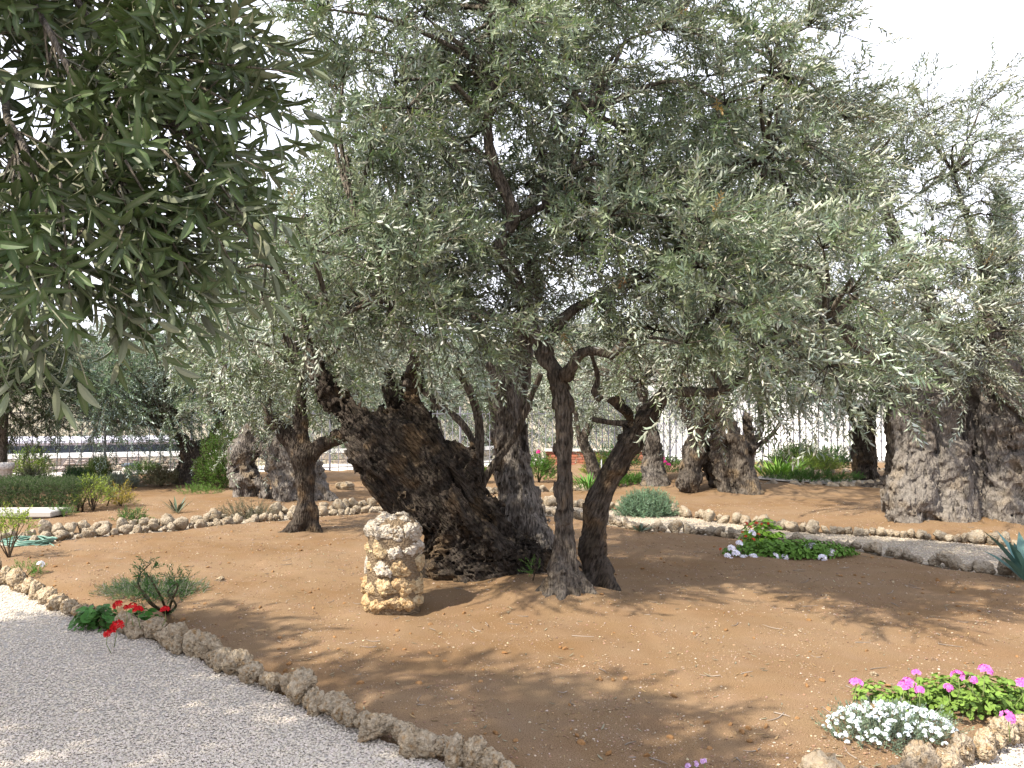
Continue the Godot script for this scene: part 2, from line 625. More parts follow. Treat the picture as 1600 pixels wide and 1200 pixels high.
func make_materials() -> void:
	var S := FastNoiseLite.TYPE_SIMPLEX_SMOOTH
	var C := FastNoiseLite.TYPE_CELLULAR
	var bark_t := noise_tex(3, 0.03, S, 512, ramp([[0.0, grey(.12)], [0.36, grey(.4)], [0.5, grey(.8)], [1.0, grey(1.0)]]))
	var bark_b := noise_tex(5, 0.03, S, 512, null, 5)
	M.bark_own = mat(0.95, bark_t, bark_b, 5.0, Vector3(2.4, 0.6, 2.4), 0.2)
	M.bark_own.uv1_world_triplanar = false
	M.bark = mat(0.95, bark_t, bark_b, 5.0, Vector3(2.4, 0.6, 2.4), 0.2)
	var plate_n := FastNoiseLite.new()
	plate_n.seed = 8
	plate_n.frequency = 0.028
	plate_n.noise_type = FastNoiseLite.TYPE_CELLULAR
	plate_n.cellular_return_type = FastNoiseLite.RETURN_DISTANCE2_SUB
	plate_n.fractal_octaves = 3
	plate_n.domain_warp_enabled = true
	plate_n.domain_warp_amplitude = 14.0
	plate_n.domain_warp_frequency = 0.02
	var plate_b := NoiseTexture2D.new()
	plate_b.width = 512
	plate_b.height = 512
	plate_b.seamless = true
	plate_b.noise = plate_n
	var plate_t: NoiseTexture2D = plate_b.duplicate()
	plate_t.color_ramp = ramp([[0.0, grey(.25)], [0.16, grey(.6)], [0.4, grey(.9)], [1.0, grey(1.0)]])
	M.bark_plate = mat(0.95, plate_t, plate_b, 4.0, Vector3(1.5, 0.65, 1.5), 0.2)
	var soil_t := noise_tex(11, 0.22, S, 1024, ramp([[0.0, Color(.45, .43, .41)], [0.42, Color(.86, .85, .84)], [0.6, Color(.97, .97, .97)], [1.0, Color(1, 1, 1)]]), 4)
	var soil_b := noise_tex(12, 0.3, S, 1024, null, 3)
	M.soil = mat(1.0, soil_t, soil_b, 0.7, Vector3.ONE * 0.55, 0.1)
	var gr_t := noise_tex(15, 0.07, C, 1024, ramp([[0.0, grey(.95)], [0.5, grey(.8)], [0.85, grey(.5)], [1.0, grey(.35)]]), 2)
	M.gravel_bed = mat(0.95, gr_t, gr_t, -1.2, Vector3.ONE * 0.9, 0.2)
	var st_t := noise_tex(21, 0.03, S, 512, ramp([[0.0, grey(.35)], [0.35, grey(.8)], [0.6, grey(.95)], [1.0, grey(1.0)]]), 5)
	var st_b := noise_tex(22, 0.035, S, 512, null, 5)
	M.stone = mat(0.95, st_t, st_b, 2.6, Vector3.ONE * 2.4, 0.2)
	M.pebble = mat(0.9, null, null, 1, Vector3.ONE, 0.25)
	M.leaf = mat(0.42, null, null, 1, Vector3.ONE, 0.5)
	M.leaf.backlight_enabled = true
	M.leaf.backlight = Color(.80, .88, .6)
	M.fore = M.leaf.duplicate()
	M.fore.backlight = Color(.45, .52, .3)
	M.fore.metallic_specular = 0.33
	M.soft = mat(0.65, null, null, 1, Vector3.ONE, 0.3)
	M.soft.backlight_enabled = true
	M.soft.backlight = Color(.5, .55, .35)
	M.petal = mat(0.7, null, null, 1, Vector3.ONE, 0.2)
	M.petal.backlight_enabled = true
	M.petal.backlight = Color(.5, .5, .5)
	M.iron = plain(Color(.24, .24, .27), 0.6, 0.2)
	M.stained = M.stone.duplicate()
	M.stained.albedo_color = Color(.98, .89, .75)
	M.tinted = M.stone.duplicate()
	M.tinted.albedo_color = Color(1.0, .94, .82)
	M.pale = plain(Color(.36, .34, .31), .9)
	M.pale_dark = plain(Color(.26, .24, .21), .9)
	M.block = mat(0.95, st_t, st_b, 3.0, Vector3.ONE * 1.2, 0.2)

func make_sprigs() -> void:
	var top := Color(.18, .222, .145)
	var under := Color(.47, .51, .44)
	sprigs.main = sprig(0.28, 10, 0.078, top, under)
	sprigs.big = sprig(0.34, 11, 0.085, top, under)
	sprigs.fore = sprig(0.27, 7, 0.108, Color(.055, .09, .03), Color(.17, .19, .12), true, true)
	sprigs.far = sprig(0.30, 9, 0.085, top, under)
	sprigs.dark = sprig(0.26, 10, 0.07, Color(.05, .075, .03), Color(.1, .13, .06))
	sprigs.needle = sprig(0.14, 14, 0.03, Color(.05, .1, .025), Color(.07, .12, .04), false)
	sprigs.grey_needle = sprig(0.16, 12, 0.035, Color(.2, .24, .19), Color(.28, .31, .26), false)
	sprigs.green = sprig(0.16, 6, 0.055, Color(.08, .17, .03), Color(.14, .22, .07))
	sprigs.lime = sprig(0.16, 6, 0.05, Color(.3, .34, .05), Color(.36, .38, .1))
	sprigs.yellow = sprig(0.16, 7, 0.04, Color(.45, .33, .04), Color(.4, .36, .08))

# ---------------------------------------------------------------- main
func _ready() -> void:
	rng.seed = 41
	var cam := Camera3D.new()
	cam.name = "camera"
	cam.fov = rad_to_deg(2.0 * atan(600.0 / FOCAL))
	cam.far = 600.0
	cam.near = 0.05
	cam.position = Vector3(0, EYE, 0)
	cam.rotation.x = atan((HORIZON - 600.0) / FOCAL)
	add_child(cam)
	var we := WorldEnvironment.new()
	we.name = "surroundings"
	var env := Environment.new()
	env.background_mode = Environment.BG_SKY
	var sky := Sky.new()
	var sm := ProceduralSkyMaterial.new()
	sm.sky_top_color = Color(0.86, 0.88, 0.95)
	sm.sky_horizon_color = Color(0.97, 0.97, 1.0)
	sm.sky_curve = 0.2
	sm.ground_horizon_color = Color(0.55, 0.48, 0.42)
	sm.ground_bottom_color = Color(0.4, 0.33, 0.27)
	sm.sun_angle_max = 1.0
	sm.sky_energy_multiplier = 1.0
	sky.sky_material = sm
	env.sky = sky
	env.tonemap_mode = Environment.TONE_MAPPER_LINEAR
	env.tonemap_exposure = 2.55
	env.sdfgi_enabled = true
	env.ssao_enabled = true
	env.ssil_enabled = true
	we.environment = env
	add_child(we)
	var sun := DirectionalLight3D.new()
	sun.name = "sun"
	sun.light_energy = 1.35
	sun.light_angular_distance = 0.8
	sun.light_color = Color(1.0, 0.96, 0.89)
	sun.shadow_enabled = true
	add_child(sun)
	sun.look_at_from_position(Vector3.ZERO, Vector3(0.54, -0.80, -0.42), Vector3.UP)

	nz.seed = 7; nz.frequency = 1.0; nz.noise_type = FastNoiseLite.TYPE_SIMPLEX_SMOOTH; nz.fractal_octaves = 2
	nr.seed = 19; nr.frequency = 1.0; nr.noise_type = FastNoiseLite.TYPE_SIMPLEX; nr.fractal_octaves = 2
	nc.seed = 33; nc.frequency = 1.0; nc.noise_type = FastNoiseLite.TYPE_SIMPLEX_SMOOTH; nc.fractal_octaves = 3
	make_materials()
	make_sprigs()
	for i in 12: stones_near.append(rock(3, i + 1.0, 0.17, Color(.37, .285, .185), Color(.46, .385, .285), Color(.32, .205, .10)))
	for i in 12: stones_far.append(rock(2, i + 30.0, 0.17, Color(.30, .245, .175), Color(.40, .345, .27), Color(.25, .175, .105)))
	plan()
	var t0 := Time.get_ticks_msec()
	ground()
	print("ground ", Time.get_ticks_msec() - t0)
	background()
	print("background ", Time.get_ticks_msec() - t0)
	trees()
	print("trees ", Time.get_ticks_msec() - t0)
	borders()
	pillar()
	plants()
	small_things()
	print("all ", Time.get_ticks_msec() - t0)
	for o in find_children("*", "", true, false):
		if o.has_meta("kids"): o.remove_meta("kids")

# ---------------------------------------------------------------- the plan of the garden
var near_edge: Array = []
var mid_front: Array = []
var mid_back: Array = []
func flat(px: float, py: float) -> Vector2:
	var q := gp(px, py)
	return Vector2(q.x, q.z)
func plan() -> void:
	for e in [[-160, 850], [-60, 885], [0, 907], [60, 935], [125, 968], [215, 992], [300, 1028], [400, 1070], [500, 1115], [580, 1152], [660, 1185], [780, 1222], [1000, 1262], [1220, 1262], [1400, 1250], [1460, 1218], [1540, 1180], [1600, 1155], [1760, 1105], [2000, 1030]]:
		near_edge.append(flat(e[0], e[1]))
	for e in [[20, 858], [95, 846], [200, 837], [330, 825], [450, 814], [570, 803], [690, 798], [800, 800], [900, 812], [1000, 830], [1100, 838], [1170, 846], [1350, 864], [1420, 878], [1500, 893], [1600, 905], [1720, 918]]:
		mid_front.append(flat(e[0], e[1]))
	for e in [[-10, 850], [90, 838], [200, 828], [330, 816], [450, 804], [570, 793], [690, 788], [800, 788], [930, 795], [1050, 806], [1150, 820], [1250, 832], [1400, 840], [1500, 849], [1600, 858], [1720, 868]]:
		mid_back.append(flat(e[0], e[1]))
	near_poly = PackedVector2Array(near_edge)
	near_poly.append_array(PackedVector2Array([Vector2(9, 6), Vector2(-16, 6), Vector2(-16, -9)]))
	mid_poly = PackedVector2Array(mid_front)
	var back := mid_back.duplicate()
	back.reverse()
	mid_poly.append_array(PackedVector2Array(back))
	for e in [[890, 950, 0.7, 0.10], [790, 905, 1.1, 0.10], [478, 832, 0.6, 0.05], [440, 780, 1.5, 0.12], [300, 755, 1.2, 0.1], [1440, 822, 1.2, 0.10], [1580, 822, 1.4, 0.14], [1130, 765, 2.0, 0.22], [1020, 760, 1.2, 0.15], [1360, 748, 1.6, 0.12]]:
		mounds.append([flat(e[0], e[1]), e[2], e[3]])

func lines(dense: Array, sparse: Array) -> Array:
	var out := []
	for s in sparse:
		if s < dense[0]: out.append(s)
	var v: float = dense[0]
	while v <= dense[1]:
		out.append(v)
		v += dense[2]
	for s in sparse:
		if s > dense[1] + dense[2] * 0.5: out.append(s)
	return out
func soil_color(x: float, z: float) -> Color:
	var a := Color(.215, .136, .074)
	var b := Color(.26, .178, .108)
	var c := a.lerp(b, clampf(0.5 + nc.get_noise_2d(x * 0.6, z * 0.6) * 1.1, 0, 1))
	c = c.lerp(Color(.265, .19, .128), clampf(0.25 + nc.get_noise_2d(x * 3.0 + 40, z * 3.0), 0, 1) * 0.6)
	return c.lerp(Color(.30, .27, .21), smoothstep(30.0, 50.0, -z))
func ground() -> void:
	var xs := lines([-10.0, 10.0, 0.13], [-160, -110, -80, -60, -45, -36, -30, -26, -23, -21, -19.5, -18, -17, -16, -15, -14, -13, -12, -11.5, -11, -10.5, 10.5, 11, 11.5, 12, 13, 14, 15, 16, 17, 18, 20, 23, 26, 30, 36, 45, 60, 80, 110, 160])
	var zs := lines([-18.0, -2.6, 0.13], [-260, -200, -160, -140, -120, -100, -85, -70, -60, -52, -46, -42, -38, -36, -34, -32, -31, -30, -29, -28, -27.5, -27, -26.5, -26, -25.5, -25, -24.5, -24, -23.5, -23, -22.5, -22, -21.5, -21, -20.5, -20, -19.5, -19, -18.5, -2, -1, 0, 2, 5, 10, 20])
	var st := begin()
	st.set_smooth_group(0)
	for z in zs:
		for x in xs:
			st.set_color(soil_color(x, z))
			st.add_vertex(Vector3(x, gh(x, z), z))
	var w := xs.size()
	for j in zs.size() - 1:
		for i in w - 1:
			var a := j * w + i
			for k in [a, a + w, a + w + 1, a, a + w + 1, a + 1]: st.add_index(k)
	var st2 := st
	st2.generate_normals()
	var mesh := st2.commit()
	# normals must point up
	var o := put("soil_ground", mesh, M.soil, self)
	tag(o, "reddish brown gritty garden soil around the old olive trees", "ground", "", "structure")
	var grains := []
	for i in 6: grains.append(rock(1, i + 60.0, 0.08, Color(.46, .41, .34), Color(.55, .51, .45), Color(.40, .31, .22)))
	# grit and pale chips on the soil
	var ts := []
	var cs := []
	for i in 120000:
		var d := 3.4 + 11.0 * pow(rng.randf(), 1.5)
		var x := rf(-0.66, 0.66) * d
		var p := Vector2(x, -d)
		if Geometry2D.is_point_in_polygon(p, near_poly) or Geometry2D.is_point_in_polygon(p, mid_poly): continue
		if nc.get_noise_2d(x * 1.5, d * 1.5) + rf(-0.45, 0.45) < -0.12: continue
		var s := 0.0035 + 0.004 * rng.randf() + 0.012 * pow(rng.randf(), 9.0)
		s *= 0.66 + 0.065 * d
		ts.append(Transform3D(Basis.from_euler(Vector3(rf(0, 6), rf(0, 6), rf(0, 6))).scaled(Vector3(s * rf(.8, 1.4), s * 0.7, s)), Vector3(x, gh_fast(x, -d) + s * 0.1, -d)))
		if rng.randf() < 0.77:
			var g := rf(0.30, 0.62)
			cs.append(Color(g, g * rf(.66, .8), g * rf(.48, .62)))
		else:
			var f := rf(0.5, 0.95)
			cs.append(Color(f, f * rf(.85, .97), f * rf(.7, .95)))
	tag(put_many("pebbles", grains[1], M.pebble, self, ts, cs), "pale stone chips and grit scattered over the red soil", "pebbles")
	# near path
	path_sheet("gravel_path", near_poly, "broad pale gravel path in the foreground, mostly in shade", Color(.45, .415, .365))
	var holder: Node = get_node("gravel_path")
	ts = []
	cs = []
	var n := 0
	while n < 260000:
		n += 1
		var d := 3.3 + 6.5 * pow(rng.randf(), 1.7)
		var x := rf(-0.68, 0.68) * d
		if d > 5.2 and x > 0.0: continue
		if not Geometry2D.is_point_in_polygon(Vector2(x, -d), near_poly): continue
		var s := rf(0.007, 0.0155)
		ts.append(Transform3D(Basis.from_euler(Vector3(rf(-.6, .6), rf(0, 6), rf(-.6, .6))).scaled(Vector3(s * rf(.8, 1.4), s * rf(.5, .9), s)), Vector3(x, 0.006 + rf(0.0, 0.007), -d)))
		var f := rf(0.74, 1.0)
		cs.append(Color(f, f * rf(.94, .99), f * rf(.88, .98)))
	put_many("gravel", rock(1, 81.0, 0.05, Color(.60, .55, .475), Color(.67, .625, .56), Color(.56, .495, .41)), M.pebble, holder, ts, cs)
	path_sheet("garden_path", mid_poly, "narrow pale gravel walk curving behind the leaning olive between two rows of stones", Color(.38, .33, .27))
	holder = get_node("garden_path")
	ts = []
	cs = []
	for i in 90000:
		var d := rf(7.4, 15.0)
		var x := rf(-0.66, 0.66) * d
		if not Geometry2D.is_point_in_polygon(Vector2(x, -d), mid_poly): continue
		var s := rf(0.012, 0.026)
		ts.append(Transform3D(Basis.from_euler(Vector3(rf(-.6, .6), rf(0, 6), rf(-.6, .6))).scaled(Vector3(s * rf(.8, 1.4), s * rf(.5, .9), s)), Vector3(x, 0.006 + rf(0.0, 0.005), -d)))
		var f := rf(0.65, 1.05)
		cs.append(Color(f, f * rf(.93, .99), f * rf(.84, .95)))
	put_many("gravel", grains[2], M.pebble, holder, ts, cs)
var heights := PackedFloat32Array()
func gh_fast(x: float, z: float) -> float:      # height of the ground from a grid of 0.1 m
	if heights.is_empty():
		for j in 160:
			for i in 240: heights.append(gh(-12.0 + i * 0.1, -17.5 + j * 0.1))
	var u := clampf((x + 12.0) * 10.0, 0.0, 238.9)
	var v := clampf((z + 17.5) * 10.0, 0.0, 158.9)
	var i := int(u)
	var j := int(v)
	var n := j * 240 + i
	return lerpf(lerpf(heights[n], heights[n + 1], u - i), lerpf(heights[n + 240], heights[n + 241], u - i), v - j)
func path_sheet(called: String, poly: PackedVector2Array, label: String, col: Color) -> void:
	var st := begin()
	st.set_smooth_group(-1)
	var ix := Geometry2D.triangulate_polygon(poly)
	for i in range(0, ix.size(), 3):
		var q := [poly[ix[i]], poly[ix[i + 1]], poly[ix[i + 2]]]
		if (q[1] - q[0]).cross(q[2] - q[0]) < 0: q = [q[0], q[2], q[1]]
		tri(st, Vector3(q[0].x, 0.006, q[0].y), Vector3(q[1].x, 0.006, q[1].y), Vector3(q[2].x, 0.006, q[2].y), col)
	tag(put(called, finish(st), M.gravel_bed, self), label, "path", "", "structure")

# ---------------------------------------------------------------- beyond the garden
func strip(called: String, pts: Array, width: float, y: float, col: Color, label: String, m: Material) -> void:   # flat strip along a line, to its far side
	var st := begin()
	st.set_smooth_group(-1)
	for i in pts.size() - 1:
		var a := Vector3(pts[i].x, y, pts[i].y)
		var b := Vector3(pts[i + 1].x, y, pts[i + 1].y)
		var c := b + Vector3(0, 0, -width)
		var d := a + Vector3(0, 0, -width)
		tri(st, a, d, c, col)
		tri(st, a, c, b, col)
	tag(put(called, finish(st), m, self), label, "pavement", "", "structure")
func fence(pts: Array, step: float, height: float, base_y: float, label: String, thick := 0.018, iron: Material = null) -> void:
	if iron == null: iron = M.iron
	var f := thing("iron_fence", label, "fence", Vector3(pts[0].x, base_y, pts[0].y))
	var bar := box(thick, height, thick)
	var post := box(0.05, height + 0.12, 0.05)
	for i in pts.size() - 1:
		var a := Vector3(pts[i].x, base_y, pts[i].y)
		var b := Vector3(pts[i + 1].x, base_y, pts[i + 1].y)
		var n := int(round(a.distance_to(b) / step))
		var d := (b - a) / n
		var turn := Basis(Vector3.UP, atan2(-d.z, d.x))
		for k in n:
			var p := a + d * k
			if k % 8 == 0: put("post", post, iron, f, Transform3D(turn, p + Vector3.UP * (height + 0.12) / 2))
			else: put("bar", bar, iron, f, Transform3D(turn, p + Vector3.UP * height / 2))
		for y in [0.12, height - 0.1]:
			put("rail", box(a.distance_to(b), 0.03, 0.03), iron, f, Transform3D(turn, (a + b) / 2 + Vector3.UP * y + turn.z * 0.027))
		var st := begin()
		for k in n:         # chevrons of thin rod between the bars
			for r in 3:
				var p := a + d * k + Vector3.UP * (0.25 + r * (height - 0.3) / 3.0)
				var up := (height - 0.3) / 3.0 * 0.8
				var q := p + d + Vector3.UP * (up if k % 2 == 0 else -up)
				if k % 2 == 1:
					p.y += up
					q.y += up
				var m := (p + q) / 2
				var x := (q - p) / 2
				add_box(st, m - turn.z * 0.012, x, turn.z.cross(x).normalized() * thick * 0.33, turn.z * thick * 0.33, Color.WHITE)
		put("brace", finish(st), iron, f, Transform3D(), "stuff")
func background() -> void:
	var line := [Vector2(-19, -15.6), Vector2(-11.6, -18.4), Vector2(-8.4, -21), Vector2(-5.2, -22.9), Vector2(2, -26.6)]
	fence(line, 0.25, 1.75, 0.02, "grey iron bar fence on the left in front of the stone block wall and bus")
	fence([Vector2(2, -26.9), Vector2(8, -27.0), Vector2(19, -27.0)], 0.21, 2.1, 0.1, "grey iron fence with chevron bracing on the right before the white wall", 0.03, plain(Color(.10, .10, .13), 0.6, 0.2))
	var far := []
	for p in line: far.append(p + Vector2(0, -0.35))
	strip("pavement", far, 4.6, 0.0, Color(.66, .62, .56), "pale sunlit pavement between the left fence and the block wall", M.pebble)
	strip("pavement_beyond_fence", [Vector2(2.5, -27.4), Vector2(30, -27.4)], 5.0, 0.09, Color(.72, .69, .64), "pale sunlit pavement between the right fence and the white wall", M.pebble)
	# kerb under the fences
	var k := thing("kerb_wall", "low pale kerb that the left garden fence stands on", "kerb", Vector3(line[0].x, 0, line[0].y))
	for i in line.size() - 1:
		var a: Vector2 = line[i]
		var b: Vector2 = line[i + 1]
		var d := b - a
		var n := int(d.length() / 0.9)
		for j in n:
			var c := a + d * ((j + 0.5) / n)
			put("kerb_stone", box(d.length() / n - 0.012, 0.34, 0.22, Color(.55, .49, .42)), M.block, k, Transform3D(Basis(Vector3.UP, atan2(-d.y, d.x)), Vector3(c.x, -0.15 + rf(-0.006, 0.006), c.y)))
	var k2 := thing("kerb_wall", "low grey kerb that the right chevron fence stands on", "kerb", Vector3(2, 0, -27))
	for j in 20:
		put("kerb_stone", box(0.838, 0.3, 0.24, Color(.5, .47, .43)), M.block, k2, Transform3D(Basis(), Vector3(2.43 + j * 0.85, -0.045 + rf(-0.006, 0.006), -27.0)))
	# block wall on the left
	var wall := thing("block_wall", "low wall of rough pale limestone blocks with a white coping behind the left fence", "wall", Vector3(-20, -0.3, -21.0))
	var a := Vector3(-21, -0.30, -20.3)
	var b := Vector3(-1.0, -0.30, -29.4)
	var dir := (b - a).normalized()
	var turn := Basis(Vector3.UP, atan2(-dir.z, dir.x))
	var len := a.distance_to(b)
	put("wall_core", box(len, 0.66, 0.24, Color(.4, .35, .29)), M.block, wall, Transform3D(turn, (a + b) / 2 + Vector3.UP * 0.33))
	var blocks := []
	for i in 6: blocks.append(block_mesh(i))
	for r in 3:
		var s := -0.2 * (r % 2)
		while s < len:
			var w := rf(0.45, 0.75)
			var t := Transform3D(turn.scaled_local(Vector3(w - 0.02, 0.205, 0.12)), a + dir * (s + w / 2) + Vector3.UP * (0.11 + r * 0.22) + turn.z * 0.15)
			put("block", blocks[rng.randi() % 6], M.block, wall, t)
			s += w
	var s2 := 0.0
	while s2 < len:
		put("coping_slab", box(1.18, 0.13, 0.46, Color(.78, .76, .73)), M.pebble, wall, Transform3D(turn, a + dir * (s2 + 0.6) + Vector3.UP * 0.726))
		s2 += 1.2
	# white wall on the right
	var ww := thing("white_wall", "tall white rendered wall in sunlight behind the right fence", "wall", Vector3(14, 0.05, -32))
	put("wall_face", box(24, 3.2, 0.3, Color(.82, .80, .77)), M.pebble, ww, Transform3D(Basis(), Vector3(17.5, 1.6, -32.2)))
	put("coping", box(24.1, 0.14, 0.42, Color(.7, .67, .62)), M.pebble, ww, Transform3D(Basis(), Vector3(17.5, 3.27, -32.2)))
	# low brick-red retaining wall in the middle, with a pale coping
	var rw := thing("retaining_wall", "low reddish brick retaining wall with pale coping under the middle of the fence", "wall", Vector3(2.6, 0, -26.0))
	put("wall_core", box(3.4, 0.42, 0.12, Color(.25, .13, .09)), M.pebble, rw, Transform3D(Basis(), Vector3(2.8, 0.2, -26.06)))
	for r in 5:
		for i in 14:
			put("brick", box(0.225, 0.075, 0.1, vary(Color(.32, .13, .085), 0.2)), M.pebble, rw, Transform3D(Basis(), Vector3(1.2 + i * 0.24 + 0.12 * (r % 2), 0.06 + r * 0.087, -25.96)))
	put("coping", box(3.6, 0.07, 0.3, Color(.66, .62, .57)), M.pebble, rw, Transform3D(Basis(), Vector3(2.85, 0.50, -26.0)))
	bus()
func block_mesh(i: int) -> ArrayMesh:      # rough-faced unit block
	var st := begin()
	st.set_smooth_group(-1)
	var n := 5
	var col := vary(Color(.50, .44, .36), 0.16)
	var P := func(u: int, v: int) -> Vector3:
		var x := float(u) / n - 0.5
		var y := float(v) / n - 0.5
		var e := 0.0 if u == 0 or v == 0 or u == n or v == n else 0.5 + 0.5 * nz.get_noise_3d(x * 3 + i * 9, y * 3, 2.0)
		return Vector3(x, y, 0.3 + e * 0.5)
	for u in n:
		for v in n:
			tri(st, P.call(u, v), P.call(u, v + 1), P.call(u + 1, v + 1), col)
			tri(st, P.call(u, v), P.call(u + 1, v + 1), P.call(u + 1, v), col)
	for f in [[Vector3(-.5, -.5, 0), Vector3(.5, 0, 0)], [Vector3(.5, .5, 0), Vector3(-.5, 0, 0)]]: pass
	add_box(st, Vector3(0, 0, -0.1), Vector3(.5, 0, 0), Vector3(0, .5, 0), Vector3(0, 0, .399), col)
	return finish(st)
func bus() -> void:
	var o := at(92, 690, 30.0)
	var base := Vector3(o.x, -2.35, o.z)
	var b := thing("parked_bus", "white bus with a row of dark windows behind the block wall", "bus", base)
	var turn := Basis(Vector3.UP, 0.40)
	var T := func(x: float, y: float, z: float) -> Transform3D: return Transform3D(turn, base + turn * Vector3(x, y, z))
	var white := plain(Color(.74, .74, .86), 0.35)
	var dark := plain(Color(.06, .075, .095), 0.12)
	put("body", rounded(8.6, 1.65, 2.3, 0.12), white, b, T.call(0, 1.18, 0))
	put("roof", rounded(8.6, 0.30, 2.26, 0.1), white, b, T.call(0, 3.02, 0))
	for i in 7: put("pillar", box(0.05, 0.86, 2.2), dark, b, T.call(-4.2 + i * 1.4, 2.44, 0))
	for i in 6:
		put("window", box(1.33, 0.86, 2.12), dark, b, T.call(-3.5 + i * 1.4, 2.44, 0))
	put("windscreen", box(0.06, 1.0, 2.0), dark, b, T.call(4.32, 2.15, 0))
	put("door", box(0.8, 1.7, 0.05), dark, b, T.call(3.3, 1.3, 1.16))
	for x in [-2.7, 2.4]:
		for z in [-1.05, 1.05]:
			var st := begin()
			add_lathe(st, Vector3.ZERO, [[0.0, -.13], [.42, -.13], [.47, -.08], [.47, .08], [.42, .13], [0.0, .13]], 20, Color(.02, .02, .02))
			var w := put("wheel", finish(st), M.pebble, b, Transform3D(turn * Basis(Vector3.RIGHT, PI / 2), (T.call(x, 0.47, z) as Transform3D).origin))
			w.set_meta("kind", "thing")
	for z in [-0.8, 0.8]: put("headlight", rounded(0.06, 0.2, 0.34, 0.02), plain(Color(.8, .8, .8), 0.2), b, T.call(4.32, 0.9, z))
func rounded(x: float, y: float, z: float, r: float) -> ArrayMesh:      # box with chamfered edges
	var st := begin()
	st.set_smooth_group(-1)
	var h := Vector3(x, y, z) / 2
	var sg := [-1.0, 1.0]
	var V := func(sx: float, sy: float, sz: float, ax: int) -> Vector3:
		var v := Vector3(sx * (h.x - r), sy * (h.y - r), sz * (h.z - r))
		v[ax] += [sx, sy, sz][ax] * r
		return v
	for ax in 3:
		for s in sg:
			var q := []
			for e in [[-1, -1], [-1, 1], [1, 1], [1, -1]]:
				var c := [0.0, 0.0, 0.0]
				c[ax] = s
				c[(ax + 1) % 3] = e[0]
				c[(ax + 2) % 3] = e[1]
				q.append(V.call(c[0], c[1], c[2], ax))
			quad_out(st, q)
			for e in sg:         # edge between axis ax and the next
				var q2 := []
				var b := (ax + 1) % 3
				var o := (ax + 2) % 3
				for k in [[ax, -1.0], [ax, 1.0], [b, 1.0], [b, -1.0]]:
					var c := [0.0, 0.0, 0.0]
					c[ax] = s
					c[b] = e
					c[o] = k[1]
					q2.append(V.call(c[0], c[1], c[2], k[0]))
				quad_out(st, q2)
	for sx in sg:
		for sy in sg:
			for sz in sg:
				var t := [V.call(sx, sy, sz, 0), V.call(sx, sy, sz, 1), V.call(sx, sy, sz, 2)]
				quad_out(st, [t[0], t[1], t[2], t[2]])
	return finish(st)
func quad_out(st: SurfaceTool, q: Array) -> void:      # a face of a shape round the origin, wound so that it faces out
	var n: Vector3 = (q[1] - q[0]).cross(q[2] - q[0])
	if n.dot(q[0] + q[2]) > 0: q = [q[0], q[3], q[2], q[1]]
	tri(st, q[0], q[1], q[2], Color.WHITE)
	if q[2] != q[3]: tri(st, q[0], q[2], q[3], Color.WHITE)

